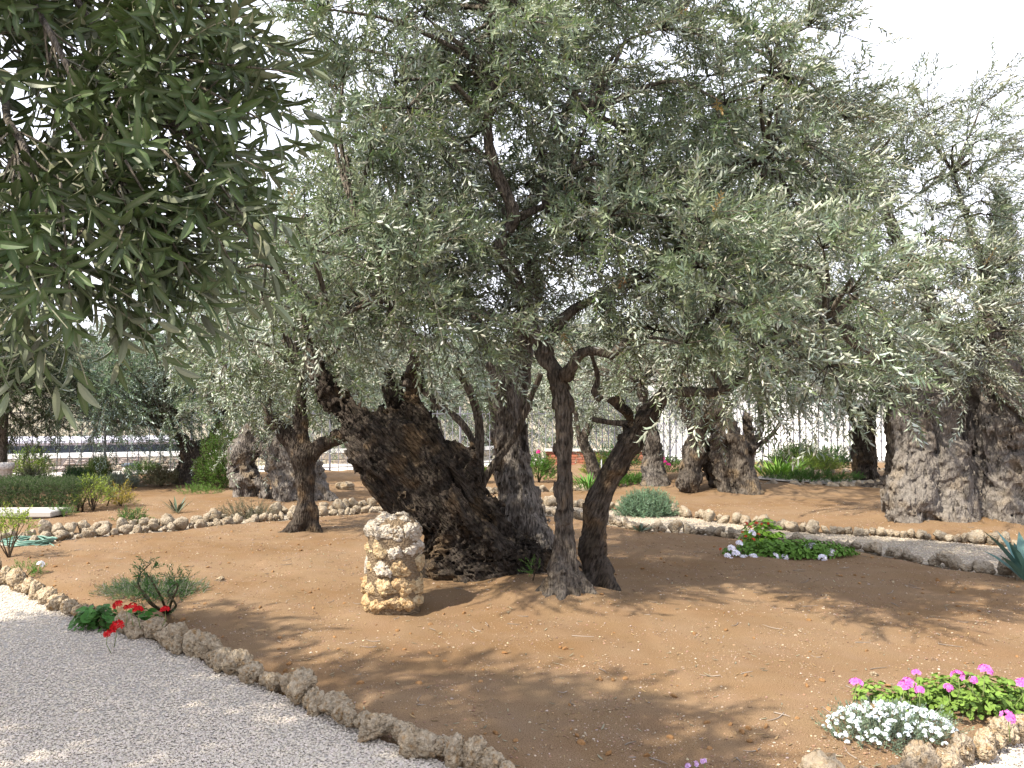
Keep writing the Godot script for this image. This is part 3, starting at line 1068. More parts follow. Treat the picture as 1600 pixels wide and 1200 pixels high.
# ---------------------------------------------------------------- trees
const DARK := [Color(.060, .048, .038), Color(.12, .10, .083), Color(.19, .135, .085)]
const MIDDLE := [Color(.09, .074, .06), Color(.18, .155, .13), Color(.22, .165, .11)]
const PALE := [Color(.20, .172, .148), Color(.31, .28, .25), Color(.33, .26, .185)]
func trees() -> void:
	var o: Node3D
	# --- the double-stemmed tree in the middle
	o = thing("olive_tree", "slender two stemmed middle olive, one stem upright and one leaning right", "tree", gp(895, 950))
	var b := px_chain([[882, 950, 6.75, .11], [881, 900, 6.75, .09], [880, 800, 6.75, .082], [879, 700, 6.75, .083], [881, 630, 6.75, .088], [870, 588, 6.75, .078], [850, 555, 6.75, .068], [832, 520, 6.75, .06]])
	for e in [[812, 958, 6.5, .035], [838, 974, 6.3, .03], [872, 980, 6.2, .03], [920, 978, 6.25, .03], [962, 962, 6.4, .03], [835, 938, 6.9, .04]]:
		b.append_array(px_chain([[882, 850, 6.72, .06], [lerpf(882, e[0], 0.45), 926, lerpf(6.75, e[2], 0.45), .058], e]))
	put("trunk", wood(b, [], 0.014, .045, .014, .026, .03, MIDDLE.map(func(c): return c * 1.1), 0.85), M.bark, o)
	b = px_chain([[943, 938, 6.95, .14], [925, 860, 6.95, .108], [930, 800, 6.95, .104], [955, 740, 6.92, .10], [988, 692, 6.9, .098], [1012, 650, 6.85, .08], [1032, 624, 6.82, .066], [1060, 608, 6.75, .05]])
	b.append_array(px_chain([[962, 735, 6.84, .055], [985, 690, 6.78, .045], [1000, 655, 6.77, .04], [1026, 624, 6.78, .035]]))
	b.append_array(px_chain([[975, 705, 6.95, .075], [984, 665, 7.0, .062], [980, 645, 7.0, .05], [962, 630, 7.0, .038], [935, 622, 7.0, .03]]))
	for e in [[900, 950, 6.7, .04], [972, 950, 6.8, .05], [965, 940, 7.2, .05]]:
		b.append_array(px_chain([[935, 890, 6.95, .1], e]))
	var lean_right := Basis(Vector3.BACK, -0.4)
	put("trunk", wood(b, [], 0.015, .07, .016, .024, .035, DARK, 0.85, lean_right), M.bark_own, o, Transform3D(lean_right, Vector3.ZERO))
	var hubs := []
	hubs += px_limb([[840, 535, 6.75, .068], [822, 490, 6.72, .062], [802, 430, 6.6, .058], [778, 392, 6.5, .055], [802, 335, 6.4, .052], [772, 260, 6.3, .046], [762, 190, 6.25, .038], [776, 110, 6.2, .028], [800, 20, 6.2, .018]], o)
	hubs += px_limb([[884, 588, 6.7, .07], [893, 574, 6.62, .05], [908, 552, 6.55, .042], [938, 549, 6.5, .036], [955, 556, 6.48, .034], [968, 543, 6.47, .042]], o)
	hubs += px_limb([[852, 555, 6.75, .07], [862, 520, 6.78, .055], [890, 488, 6.8, .045], [925, 468, 6.8, .036], [990, 430, 6.7, .026], [1060, 400, 6.5, .018]], o)
	hubs += px_limb([[800, 345, 6.65, .036], [850, 322, 6.6, .028], [885, 310, 6.55, .024], [893, 270, 6.5, .02], [920, 180, 6.4, .013]], o)
	hubs += px_limb([[775, 392, 6.68, .04], [740, 388, 6.6, .026], [660, 360, 6.5, .02], [560, 350, 6.3, .014]], o)
	hubs += px_limb([[940, 624, 7.0, .03], [928, 612, 7.0, .028], [934, 590, 7.0, .022], [920, 540, 6.9, .014]], o)
	px_limb([[982, 662, 7.0, .03], [955, 660, 7.02, .022], [925, 655, 7.05, .022]], o, "dead_branch")
	hubs += px_limb([[1030, 628, 6.8, .06], [1060, 612, 6.7, .045], [1130, 610, 6.4, .034], [1200, 560, 6.2, .026], [1290, 500, 6.0, .018]], o)
	hubs += px_limb([[1032, 625, 6.8, .055], [1062, 575, 6.8, .045], [1110, 500, 6.8, .042], [1150, 400, 6.9, .036], [1200, 250, 6.9, .026], [1230, 120, 6.9, .016]], o)
	hubs += px_limb([[836, 525, 6.75, .06], [800, 505, 6.6, .035], [720, 480, 6.4, .026], [600, 470, 6.2, .018], [520, 500, 6.0, .012]], o)
	crown(o, [
		[at(770, 130, 6.7), Vector3(1.5, 1.75, 1.6), 1.2],
		[at(550, 430, 6.2), Vector3(0.95, 0.45, 0.95), 1.1],
		[at(700, 450, 6.2), Vector3(0.8, 0.3, 0.8), 0.8],
		[at(970, 370, 6.2), Vector3(0.8, 0.5, 1.0), 0.7],
		[at(1190, 485, 6.0), Vector3(1.05, 0.55, 1.1), 1.0],
		[at(1150, 240, 6.8), Vector3(0.95, 1.25, 1.1), 0.8]],
		hubs, sprigs.main, {"gap": 0.42, "holes": [[at(800, 400, 5.7), .62], [at(770, 230, 5.5), .6], [at(865, 530, 6.3), .6], [at(785, 320, 5.3), .6], [at(890, 290, 6.0), .35]], "strands": 10, "per": 4, "wind": Vector3(0.3, 0.05, 0), "reach": 0.5, "droop": 0.3})
	print("  first tree")
	# --- the ancient leaning tree behind the pillar
	o = thing("olive_tree", "huge ancient olive with a dark hollowed trunk leaning left behind the stone pillar", "tree", gp(770, 920))
	b = px_chain([[800, 890, 7.7, .30], [735, 828, 7.65, .36], [675, 755, 7.6, .38], [615, 700, 7.55, .32], [562, 662, 7.5, .16], [520, 628, 7.5, .11], [498, 590, 7.5, .09], [494, 560, 7.5, .06]])
	b.append_array(px_chain([[690, 735, 7.5, .26], [722, 722, 7.5, .15], [738, 715, 7.5, .09]]))
	b.append_array(px_chain([[660, 700, 7.6, .20], [652, 640, 7.65, .13], [645, 590, 7.65, .10]]))
	b.append_array(px_chain([[628, 690, 7.8, .12], [612, 625, 7.85, .08], [606, 580, 7.85, .06]]))
	b.append_array(px_chain([[700, 880, 7.55, .28], [780, 890, 7.5, .26], [855, 882, 7.7, .16]]))
	b.append_array(px_chain([[700, 900, 7.45, .14], [760, 910, 7.4, .12], [830, 900, 7.5, .12]]))
	b.append_array(px_chain([[540, 655, 7.4, .07], [562, 708, 7.4, .11], [606, 762, 7.4, .14], [655, 815, 7.4, .14]]))
	b.append_array(px_chain([[640, 690, 7.3, .08], [690, 760, 7.25, .10], [760, 840, 7.3, .12], [830, 880, 7.4, .1]]))
	var cv := []
	for e in [[788, 845, 7.2, .09], [556, 745, 7.3, .07], [520, 645, 7.38, .05], [690, 765, 7.15, .07], [740, 870, 7.1, .08], [640, 780, 7.15, .06], [600, 655, 7.3, .08], [628, 610, 7.55, .06], [820, 890, 7.35, .07]]:
		var c := at(e[0], e[1], e[2])
		cv.append([c, c + Vector3(0.06, 0.10, -0.12), e[3], e[3] * 0.6])
	var lean := Basis(Vector3.BACK, 0.75)
	put("trunk", wood(b, cv, 0.019, .08, .055, .075, .15, DARK.map(func(c): return c * 0.8), 0.85, lean), M.bark_own, o, Transform3D(lean, Vector3.ZERO))
	b = px_chain([[845, 885, 8.5, .24], [815, 790, 8.55, .22], [797, 715, 8.6, .195], [796, 640, 8.6, .20], [792, 600, 8.6, .19], [775, 565, 8.55, .12], [762, 540, 8.5, .08]])
	b.append_array(px_chain([[802, 625, 8.6, .15], [814, 560, 8.6, .12], [822, 500, 8.6, .11], [838, 430, 8.6, .09]]))
	b.append_array(px_chain([[815, 800, 8.5, .2], [858, 880, 8.3, .12]]))
	b.append_array(px_chain([[805, 800, 8.5, .2], [775, 860, 8.4, .16]]))
	cv = []
	for e in [[795, 745, 8.3, .055], [812, 790, 8.25, .07], [786, 700, 8.33, .04], [850, 850, 8.15, .07]]:
		var c := at(e[0], e[1], e[2])
		cv.append([c, c + Vector3(0.02, 0.09, -0.06), e[3], e[3] * 0.7])
	put("trunk", wood(b, cv, 0.02, .06, .035, .055, .09, PALE.map(func(c): return c * 0.92), 0.82), M.bark, o)
	hubs = []
	hubs += px_limb([[762, 545, 8.5, .08], [745, 500, 8.4, .06], [700, 420, 8.3, .04], [620, 330, 8.2, .025]], o)
	hubs += px_limb([[836, 435, 8.6, .09], [820, 350, 8.7, .07], [860, 250, 8.8, .05], [900, 140, 9, .03]], o)
	hubs += px_limb([[498, 590, 7.5, .08], [480, 540, 7.5, .05], [470, 470, 7.4, .035], [440, 400, 7.4, .02]], o)
	hubs += px_limb([[640, 605, 7.65, .1], [650, 540, 7.7, .06], [600, 460, 7.7, .04], [560, 330, 7.8, .025]], o)
	px_limb([[756, 800, 8.0, .05], [748, 740, 7.98, .05], [749, 670, 7.95, .046], [738, 620, 7.95, .04], [712, 575, 7.9, .036]], o, "sucker_stem", M.bark)
	px_limb([[750, 770, 8.0, .04], [765, 735, 7.95, .036], [805, 680, 7.9, .032], [830, 620, 7.85, .028], [845, 585, 7.85, .024]], o, "sucker_stem", M.bark)
	px_limb([[750, 715, 8.1, .035], [725, 665, 8.2, .035], [690, 635, 8.25, .036], [655, 605, 8.3, .03]], o, "sucker_stem", M.bark)
	crown(o, [
		[at(470, 400, 7.9), Vector3(0.75, 0.6, 0.9), 0.7],
		[at(600, 330, 8.3), Vector3(0.9, 0.8, 0.9), 0.3],
		[at(790, 380, 9.0), Vector3(1.3, 0.7, 0.9), 0.3]],
		hubs, sprigs.main, {"gap": 0.55, "strands": 9, "per": 4, "wind": Vector3(0.15, 0.05, 0), "reach": 0.55, "droop": 0.4})
	print("  second tree")
	# --- the massive trunk at the right edge
	o = thing("olive_tree", "massive grey olive trunk with deep clefts at the right edge above the stone row", "tree", gp(1520, 822))
	b = px_chain([[1428, 815, 11.3, .36], [1422, 780, 11.3, .36], [1430, 720, 11.3, .25], [1425, 660, 11.3, .24], [1418, 620, 11.3, .2], [1400, 600, 11.2, .14]])
	b.append_array(px_chain([[1490, 820, 11.2, .34], [1475, 740, 11.3, .30], [1462, 660, 11.35, .28], [1470, 600, 11.4, .26], [1480, 540, 11.4, .2]]))
	b.append_array(px_chain([[1575, 820, 11.2, .46], [1572, 740, 11.3, .42], [1560, 660, 11.3, .42], [1555, 590, 11.4, .36], [1545, 520, 11.4, .25]]))
	b.append_array(px_chain([[1660, 820, 11.3, .5], [1650, 720, 11.4, .45], [1630, 600, 11.5, .4]]))
	b.append_array(px_chain([[1515, 820, 11.55, .42], [1515, 720, 11.6, .42], [1512, 600, 11.65, .36]]))
	b.append_array(px_chain([[1520, 815, 11.1, .16], [1505, 760, 11.15, .16], [1490, 700, 11.2, .14]]))
	cv = []
	for e in [[1520, 615, 11.14, 1525, 765, .10], [1521, 630, 11.32, 1526, 750, .10], [1448, 605, 11.14, 1462, 735, .055], [1494, 600, 11.2, 1502, 720, .06], [1545, 620, 10.93, 1552, 800, .05], [1592, 630, 10.97, 1584, 700, .06], [1475, 730, 10.94, 1500, 812, .06], [1412, 640, 11.1, 1416, 700, .05], [1440, 600, 11.08, 1447, 660, .06], [1592, 765, 10.87, 1602, 795, .08], [1583, 725, 10.9, 1592, 738, .07], [1572, 715, 10.9, 1604, 700, .055], [1450, 805, 10.98, 1475, 822, .06], [1535, 690, 10.92, 1590, 680, .04], [1420, 700, 11.08, 1462, 705, .035]]:
		cv.append([at(e[0], e[1], e[2]), at(e[3], e[4], e[2] + 0.05), e[5], e[5] * 0.8])
	put("trunk", wood(b, cv, 0.026, .09, .055, .07, .14, PALE.map(func(c): return c.lerp(Color(.26, .235, .21), .5) * 0.85), 0.74), M.bark_plate, o)
	hubs = []
	hubs += px_limb([[1402, 605, 11.2, .12], [1370, 570, 11.1, .08], [1300, 500, 11, .05], [1230, 400, 11, .03]], o)
	hubs += px_limb([[1480, 545, 11.4, .18], [1430, 430, 11.3, .10], [1345, 270, 11.2, .07], [1300, 320, 11.2, .05], [1230, 200, 11.2, .03]], o)
	hubs += px_limb([[1545, 525, 11.4, .2], [1540, 440, 11.4, .08], [1510, 340, 11.3, .035], [1490, 270, 11.3, .015]], o)
	px_limb([[1545, 595, 10.95, .05], [1575, 630, 10.85, .045], [1600, 650, 10.8, .04], [1640, 690, 10.8, .03]], o, "dead_branch")
	px_limb([[1655, 640, 10.8, .05], [1600, 665, 10.75, .045], [1578, 675, 10.8, .04]], o, "dead_branch")
	crown(o, [
		[at(1465, 290, 11.2), Vector3(0.95, 1.35, 1.3), 1.2],
		[at(1530, 500, 10.7), Vector3(1.5, 0.72, 1.4), 1.4],
		[at(1240, 330, 11.2), Vector3(1.3, 1.6, 1.4), 0.45]],
		hubs, sprigs.big, {"gap": 0.54, "strands": 8, "per": 4, "wind": Vector3(0.45, 0.15, 0), "reach": 0.75, "droop": 0.25})
	print("  third tree")
	# --- dark tree left of the middle
	o = thing("olive_tree", "young dark olive left of the middle forking low above a swollen graft ring", "tree", gp(478, 833))
	b = px_chain([[480, 838, 10.75, .16], [479, 800, 10.75, .128], [477, 750, 10.75, .118], [472, 715, 10.75, .15], [448, 680, 10.75, .11], [425, 655, 10.7, .08]])
	b.append_array(px_chain([[472, 715, 10.75, .1], [470, 660, 10.8, .085], [472, 600, 10.8, .07]]))
	b.append_array(px_chain([[478, 715, 10.75, .12], [505, 695, 10.7, .095], [528, 683, 10.6, .09], [560, 660, 10.6, .07]]))
	b.append_array(px_chain([[478, 800, 10.7, .10], [455, 828, 10.6, .07], [432, 836, 10.55, .03]]))
	b.append_array(px_chain([[480, 801, 10.75, .142], [480, 805, 10.75, .142]]))
	b.append_array(px_chain([[484, 810, 10.7, .10], [502, 840, 10.6, .04]]))
	put("trunk", wood(b, [], 0.02, .08, .015, .02, .0, DARK, 0.85), M.bark, o)
	hubs = [at(425, 655, 10.7), at(472, 600, 10.8), at(560, 660, 10.6)]
	crown(o, [[at(440, 540, 10.8), Vector3(1.0, .6, 1.2), 0.7], [at(520, 420, 10.9), Vector3(1.2, 0.9, 1.2), 0.5]], hubs, sprigs.main, {"gap": 0.5, "strands": 9, "per": 4, "reach": 0.55, "scale": 1.1, "droop": 0.4})
	# --- hollow ancient stump with an arch
	o = thing("olive_tree", "pale hollow ancient olive stump with an arched hole, behind the young dark olive", "tree", gp(430, 788))
	b = px_chain([[388, 788, 14.7, .24], [382, 745, 14.7, .25], [376, 712, 14.7, .24], [388, 680, 14.7, .15], [392, 665, 14.7, .09]])
	b.append_array(px_chain([[392, 705, 14.7, .12], [415, 695, 14.7, .2], [440, 700, 14.6, .32], [470, 735, 14.6, .36], [500, 775, 14.6, .22], [528, 790, 14.5, .12]]))
	b.append_array(px_chain([[430, 735, 14.4, .18], [445, 775, 14.3, .18], [440, 790, 14.3, .14]]))
	b.append_array(px_chain([[402, 752, 14.4, .10], [415, 765, 14.4, .09], [418, 790, 14.4, .08]]))
	b.append_array(px_chain([[475, 750, 14.5, .24], [478, 785, 14.4, .24]]))
	b.append_array(px_chain([[432, 690, 14.7, .2], [425, 655, 14.7, .16], [420, 625, 14.7, .12]]))
	b.append_array(px_chain([[462, 695, 14.7, .16], [455, 650, 14.7, .13]]))
	put("trunk", wood(b, [], 0.03, .09, .06, .055, .10, PALE.map(func(c): return c * 0.95), 0.6), M.bark, o)
	crown(o, [[at(430, 560, 14.6), Vector3(1.6, 1.2, 1.6), 0.5]], [at(422, 630, 14.7), at(455, 650, 14.7)], sprigs.far, {"gap": 0.6, "strands": 9, "per": 4, "reach": 0.8})
	# --- far left tree
	o = thing("olive_tree", "round crowned olive with a short flared trunk at far left before the fence", "tree", gp(302, 762))
	b = px_chain([[300, 768, 18.2, .5], [302, 740, 18.3, .36], [303, 712, 18.3, .28], [288, 692, 18.3, .16], [265, 670, 18.3, .1]])
	b.append_array(px_chain([[305, 715, 18.3, .24], [325, 690, 18.3, .15], [345, 660, 18.3, .1]]))
	put("trunk", wood(b, [], 0.034, .1, .05, .06, .08, DARK, 0.8), M.bark, o)
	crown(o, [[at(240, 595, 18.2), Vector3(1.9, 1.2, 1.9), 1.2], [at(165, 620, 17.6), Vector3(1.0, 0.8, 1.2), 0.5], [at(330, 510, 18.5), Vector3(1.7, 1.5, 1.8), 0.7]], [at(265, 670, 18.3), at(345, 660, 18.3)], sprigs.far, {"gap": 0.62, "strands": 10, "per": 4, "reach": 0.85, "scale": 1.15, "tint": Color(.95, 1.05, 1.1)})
	# --- right middle split tree
	o = thing("olive_tree", "ancient olive split into a dark leaning half and a pale upright half", "tree", gp(1130, 768))
	b = px_chain([[1155, 780, 15.6, .36], [1140, 735, 15.8, .34], [1132, 690, 15.8, .30], [1122, 640, 15.8, .26], [1118, 590, 15.8, .2]])
	b.append_array(px_chain([[1175, 778, 15.4, .24], [1160, 735, 15.6, .22], [1152, 690, 15.6, .2]]))
	b.append_array(px_chain([[1165, 745, 15.9, .14], [1170, 700, 15.9, .12], [1168, 650, 15.9, .12]]))
	b.append_array(px_chain([[1075, 755, 15.7, .24], [1085, 710, 15.9, .22], [1090, 670, 15.9, .2], [1070, 625, 15.9, .2]]))
	b.append_array(px_chain([[1120, 757, 16.1, .16], [1100, 700, 16.1, .22]]))
	b.append_array(px_chain([[1090, 665, 15.9, .2], [1110, 640, 15.9, .18]]))
	put("trunk", wood(b, [], 0.03, .09, .06, .06, .12, MIDDLE.map(func(c): return c * 1.1), 0.8), M.bark, o)
	px_limb([[1172, 745, 16.3, .07], [1176, 700, 16.3, .07], [1190, 660, 16.3, .06], [1180, 600, 16.3, .05]], o)
	px_limb([[1178, 700, 16.3, .05], [1205, 680, 16.2, .045], [1225, 650, 16.2, .03]], o)
	crown(o, [[at(1120, 500, 15.8), Vector3(2.2, 1.1, 1.9), 0.8], [at(1150, 390, 16), Vector3(1.8, 1.4, 1.8), 0.4]], [at(1118, 590, 15.8), at(1070, 625, 15.9), at(1180, 600, 16.3)], sprigs.far, {"gap": 0.7, "strands": 9, "per": 4, "reach": 0.9, "scale": 1.1})
	# --- smaller far ones
	o = thing("olive_tree", "grey olive with a pitted flaring trunk, left of the split tree", "tree", gp(1022, 762))
	b = px_chain([[1024, 770, 16.8, .36], [1022, 735, 17, .24], [1018, 690, 17, .19], [1008, 640, 17, .15], [1000, 600, 17, .1]])
	b.append_array(px_chain([[1024, 745, 16.9, .18], [1050, 772, 16.6, .1]]))
	b.append_array(px_chain([[1022, 745, 16.9, .18], [1000, 770, 16.7, .1]]))
	put("trunk", wood(b, [], 0.03, .1, .04, .045, .07, PALE.map(func(c): return c * 0.75), 0.85), M.bark, o)
	crown(o, [[at(985, 560, 17), Vector3(1.9, 1.2, 1.6), 0.8]], [at(1000, 600, 17)], sprigs.far, {"gap": 0.68, "strands": 9, "per": 4, "reach": 0.85})
	o = thing("olive_tree", "thin crooked olive stem seen between the two stems of the middle tree", "tree", gp(932, 755))
	px_limb([[934, 762, 18, .15], [922, 715, 18, .13], [912, 690, 18, .11], [920, 665, 18, .09], [928, 650, 18, .07], [935, 610, 18, .05]], o, "trunk")
	px_limb([[918, 712, 18, .09], [905, 680, 18, .07], [898, 640, 18, .05]], o)
	crown(o, [[at(910, 575, 18.5), Vector3(1.6, 1.1, 1.4), 0.7]], [at(935, 610, 18), at(898, 640, 18)], sprigs.far, {"gap": 0.7, "strands": 9, "per": 4, "reach": 0.85})
	o = thing("olive_tree", "short dark knobbly olive trunk before the chevron fence, left of the massive trunk", "tree", gp(1352, 752))
	b = px_chain([[1342, 756, 18.8, .16], [1346, 715, 18.8, .22], [1345, 680, 18.8, .24], [1340, 650, 18.8, .18], [1325, 620, 18.8, .1]])
	b.append_array(px_chain([[1365, 754, 18.8, .16], [1356, 715, 18.8, .2], [1352, 670, 18.8, .22], [1362, 640, 18.8, .1]]))
	put("trunk", wood(b, [], 0.034, .08, .06, .06, .08, DARK, 0.7), M.bark, o)
	crown(o, [[at(1320, 565, 18.8), Vector3(2.4, 1.1, 1.8), 1.2]], [at(1325, 620, 18.8), at(1362, 640, 18.8)], sprigs.far, {"gap": 0.62, "strands": 9, "per": 4, "reach": 0.9, "scale": 1.1})
	o = thing("olive_tree", "olive with spreading surface roots half hidden behind the massive right trunk", "tree", gp(1400, 752))
	b = px_chain([[1402, 760, 17.6, .3], [1400, 715, 17.6, .2], [1396, 660, 17.6, .17], [1390, 620, 17.6, .12]])
	b.append_array(px_chain([[1398, 748, 17.6, .16], [1372, 758, 17.4, .12], [1335, 766, 17.2, .07]]))
	put("trunk", wood(b, [], 0.034, .1, .03, .04, .05, MIDDLE, 0.85), M.bark, o)
	crown(o, [[at(1420, 550, 17.6), Vector3(2.1, 1.1, 1.6), 1.1]], [at(1390, 620, 17.6)], sprigs.far, {"gap": 0.62, "strands": 9, "per": 4, "reach": 0.9})
	# --- background trees beyond the fence
	var far := [[690, 30.0, "pale olive beyond the fence, seen right of the leaning trunk"], [545, 28.0, "pale olive beyond the fence, seen left of the leaning trunk"], [880, 31.0, "olive beyond the fence, seen behind the thin crooked stem"], [1060, 33.0, "olive beyond the fence, seen between the pitted trunk and the split tree"], [400, 31.0, "olive beyond the block wall, seen above the hollow stump"], [760, 34.0, "farthest olive beyond the fence, seen behind the upright old trunk"], [170, 36.0, "hazy olive on the bank beyond the bus"], [620, 38.0, "hazy olive on the slope above the leaning trunk"], [970, 40.0, "hazy olive on the slope right of the middle tree"]]
	for e in far:
		var x: float = (e[0] - 800.0) / FOCAL * e[1]
		var z: float = -e[1]
		var y := gh(x, z)
		o = thing("olive_tree", e[2], "tree", Vector3(x, y, z), "olive trees beyond the fence")
		var top := Vector3(x + rf(-.3, .3), maxf(y, -0.5) + 2.2, z)
		put("trunk", tube([Vector3(x, y - 0.1, z), Vector3(x + rf(-.2, .2), (y + top.y) / 2, z), top], [.3, .2, .16], 12, 0.2, .3), M.bark, o)
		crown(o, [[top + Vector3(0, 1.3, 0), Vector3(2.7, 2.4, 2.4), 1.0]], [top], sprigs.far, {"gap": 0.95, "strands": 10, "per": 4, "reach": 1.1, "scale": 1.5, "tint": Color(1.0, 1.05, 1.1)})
	# --- dark tree at the left edge
	o = thing("dark_tree", "dense dark green tree at the left edge above the clipped hedge", "tree", Vector3(-10.6, 0.05, -16.4))
	put("trunk", tube([Vector3(-10.6, 0.0, -16.4), Vector3(-10.5, 1.0, -16.4), Vector3(-10.4, 2.0, -16.3)], [.2, .15, .12], 12, 0.1, .2), M.bark, o)
	crown(o, [[at(10, 600, 16.2), Vector3(1.35, 1.0, 1.2), 1.0], [at(20, 520, 16.5), Vector3(1.3, 1.0, 1.2), 0.6]], [Vector3(-10.4, 2.0, -16.3)], sprigs.dark, {"gap": 0.42, "strands": 9, "per": 4, "reach": 0.5, "wind": Vector3.ZERO})
	# --- cypress far right
	var cy := Vector3(29.0, gh(29.0, -47.0), -47.0)
	o = thing("cypress_tree", "tall narrow dark cypress rising behind the crown at the far right", "tree", cy)
	put("trunk", tube([cy, cy + Vector3(0, 6, 0), cy + Vector3(0, 14, 0)], [.25, .2, .05], 8, 1.0, .1), M.bark, o)
	var ts := []
	var cs := []
	for i in 2600:
		var h := rng.randf()
		var a := rf(0, TAU)
		var r := 0.85 * pow(sin(PI * clampf(h * 0.93 + 0.07, 0, 1)), 0.6) * sqrt(rf(0.3, 1.0))
		ts.append(Transform3D(aim((Vector3(cos(a), 2.0, sin(a)) + rdir() * 0.4).normalized(), rf(0, 6)).scaled(Vector3.ONE * rf(1.6, 2.6)), cy + Vector3(cos(a) * r, 0.5 + h * 14.0, sin(a) * r)))
		var f := rf(.8, 1.2)
		cs.append(Color(f, f, f * 1.1))
	put_many("crown", sprigs.dark, M.leaf, o, ts, cs)
	foreground_tree()

func foreground_tree() -> void:
	# overhanging boughs at the upper left, close to the lens; the trunk stands outside the view
	var foot := Vector3(-3.6, 0.0, -1.2)
	var o := thing("olive_tree", "dark leafed olive whose near boughs hang into the upper left corner", "tree", foot)
	put("trunk", tube([foot + Vector3(0, -0.1, 0), foot + Vector3(0.1, 1.0, -0.1), foot + Vector3(0.3, 2.0, -0.3), foot + Vector3(0.6, 2.9, -0.5)], [.3, .22, .2, .15], 16, 0.08, .25), M.bark, o)
	var fork := foot + Vector3(0.5, 2.7, -0.45)
	var list := [
		[[-80, -150, 2.6], [60, 20, 2.2], [170, 250, 2.05], [230, 330, 2.0]],
		[[-120, 100, 2.4], [20, 200, 2.0], [55, 330, 1.9], [85, 425, 1.85]],
		[[-60, -120, 2.5], [150, 40, 2.3], [230, 90, 2.2], [315, 80, 2.15]],
		[[-60, 20, 2.5], [120, 150, 2.3], [240, 190, 2.2], [330, 200, 2.15]],
		[[-100, 160, 2.3], [60, 270, 2.2], [150, 320, 2.15], [230, 350, 2.1]],
		[[-40, -200, 2.6], [200, -60, 2.4], [260, 0, 2.3], [330, 10, 2.3]]]
	var spots := []          # [place, direction]
	for l in list:
		var pts := [fork]
		for e in l: pts.append(at(e[0], e[1], e[2]))
		put("bough", tube(pts, [.045, .013, .009, .007, .003], 8, 0.05, .15, Color(.12, .105, .085), Color(.2, .175, .15)), M.bark, o)
		for i in range(2, pts.size()):
			for j in 5:
				spots.append([pts[i - 1].lerp(pts[i], (j + rng.randf()) / 9.0), (pts[i] - pts[i - 1]).normalized()])
	var ts := []
	var cs := []
	var st := begin()
	var singles := []
	for s in spots:
		for k in 2:
			var d: Vector3 = (s[1] * 0.8 + rdir() * 0.85 + Vector3(0.15, -0.25, 0)).normalized()
			var L := rf(0.06, 0.24)
			var p: Vector3 = s[0]
			var q := p + d * L + Vector3.DOWN * L * 0.15
			add_tube(st, [p, (p + q) / 2 + rdir() * 0.01, q], [.004, .003, .002], 4, L * 0.5, 0.0, Color(.22, .19, .15), Color(.26, .23, .18))
			for j in 2:
				var b := aim((d + rdir() * 0.55 + Vector3(0.1, -0.15, 0)).normalized(), rf(0, TAU)).scaled(Vector3.ONE * rf(0.8, 1.15))
				var t := Transform3D(b, p.lerp(q, 0.35 + 0.6 * j))
				var f := rf(0.8, 1.2)
				ts.append(t)
				cs.append(Color(f, f * rf(.97, 1.05), f))
	# the outermost sprays nearest the lens, leaf by leaf
	var leaf_shapes := []
	for i in 16:
		var ls := begin()
		ls.set_smooth_group(-1)
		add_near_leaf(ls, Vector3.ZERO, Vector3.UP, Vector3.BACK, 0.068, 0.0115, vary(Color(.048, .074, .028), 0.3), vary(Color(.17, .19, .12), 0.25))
		leaf_shapes.append(finish(ls))
	var count := 0
	for e in [[55, 400, 1.8, -0.1], [110, 385, 1.85, 0.1], [230, 310, 1.95, 0.3], [280, 320, 2.0, 0.5], [335, 225, 2.05, 0.8], [345, 100, 2.05, 0.8], [200, 330, 1.9, 0.0], [30, 380, 1.8, -0.1], [340, 150, 2.05, 0.7], [150, 250, 1.9, 0.3], [300, 300, 2.0, 0.5], [180, 360, 1.95, 0.3], [300, 280, 1.95, 0.6], [330, 270, 2.0, 0.6], [100, 350, 1.85, 0.1], [355, 40, 2.1, 0.9], [180, 170, 1.95, 0.3]]:
		var p := at(e[0], e[1], e[2])
		var d := (Vector3(e[3], -0.5, 0.15) + rdir() * 0.35).normalized()
		var b := aim(d, rf(0, TAU))
		var q := p + d * 0.22
		add_tube(st, [p - d * 0.1, p + d * 0.1, q], [.004, .003, .0015], 4, 0.08, 0.0, Color(.22, .19, .15), Color(.26, .23, .18))
		for l in sprig_plan(0.25, 9, 0.108):
			if count >= 300: break
			var x: Vector3 = b * l[1]
			var n: Vector3 = b * l[2]
			var t := Transform3D(Basis(n.cross(x).normalized() * -1.0, x, n).scaled_local(Vector3.ONE * (l[3] / 0.068)), p + b * l[0])
			put("leaf", leaf_shapes[rng.randi() % 16], M.fore, o, t)
			count += 1
	# the rest of the crown above and outside the view, which shades the path
	for e in [[Vector3(-3.6, 3.7, -1.8), Vector3(1.4, 1.1, 1.4), 1100], [Vector3(-5.2, 3.1, -3.5), Vector3(1.5, 1.0, 1.5), 1700], [Vector3(-1.7, 3.3, -2.5), Vector3(0.7, 0.5, 0.6), 90], [Vector3(-0.6, 3.6, -1.2), Vector3(1.2, 0.5, 0.6), 170]]:
		for i in e[2]:
			var p: Vector3 = e[0] + rdir() * e[1] * pow(rng.randf(), 0.4)
			ts.append(Transform3D(aim((rdir() + Vector3(0.3, -0.2, 0)).normalized(), rf(0, TAU)).scaled(Vector3.ONE * rf(1.1, 1.6)), p))
			var f := rf(0.8, 1.2)
			cs.append(Color(f, f, f))
	put("twigs", finish(st), M.bark, o, Transform3D(), "stuff")
	put_many("foliage", sprigs.fore, M.fore, o, ts, cs)

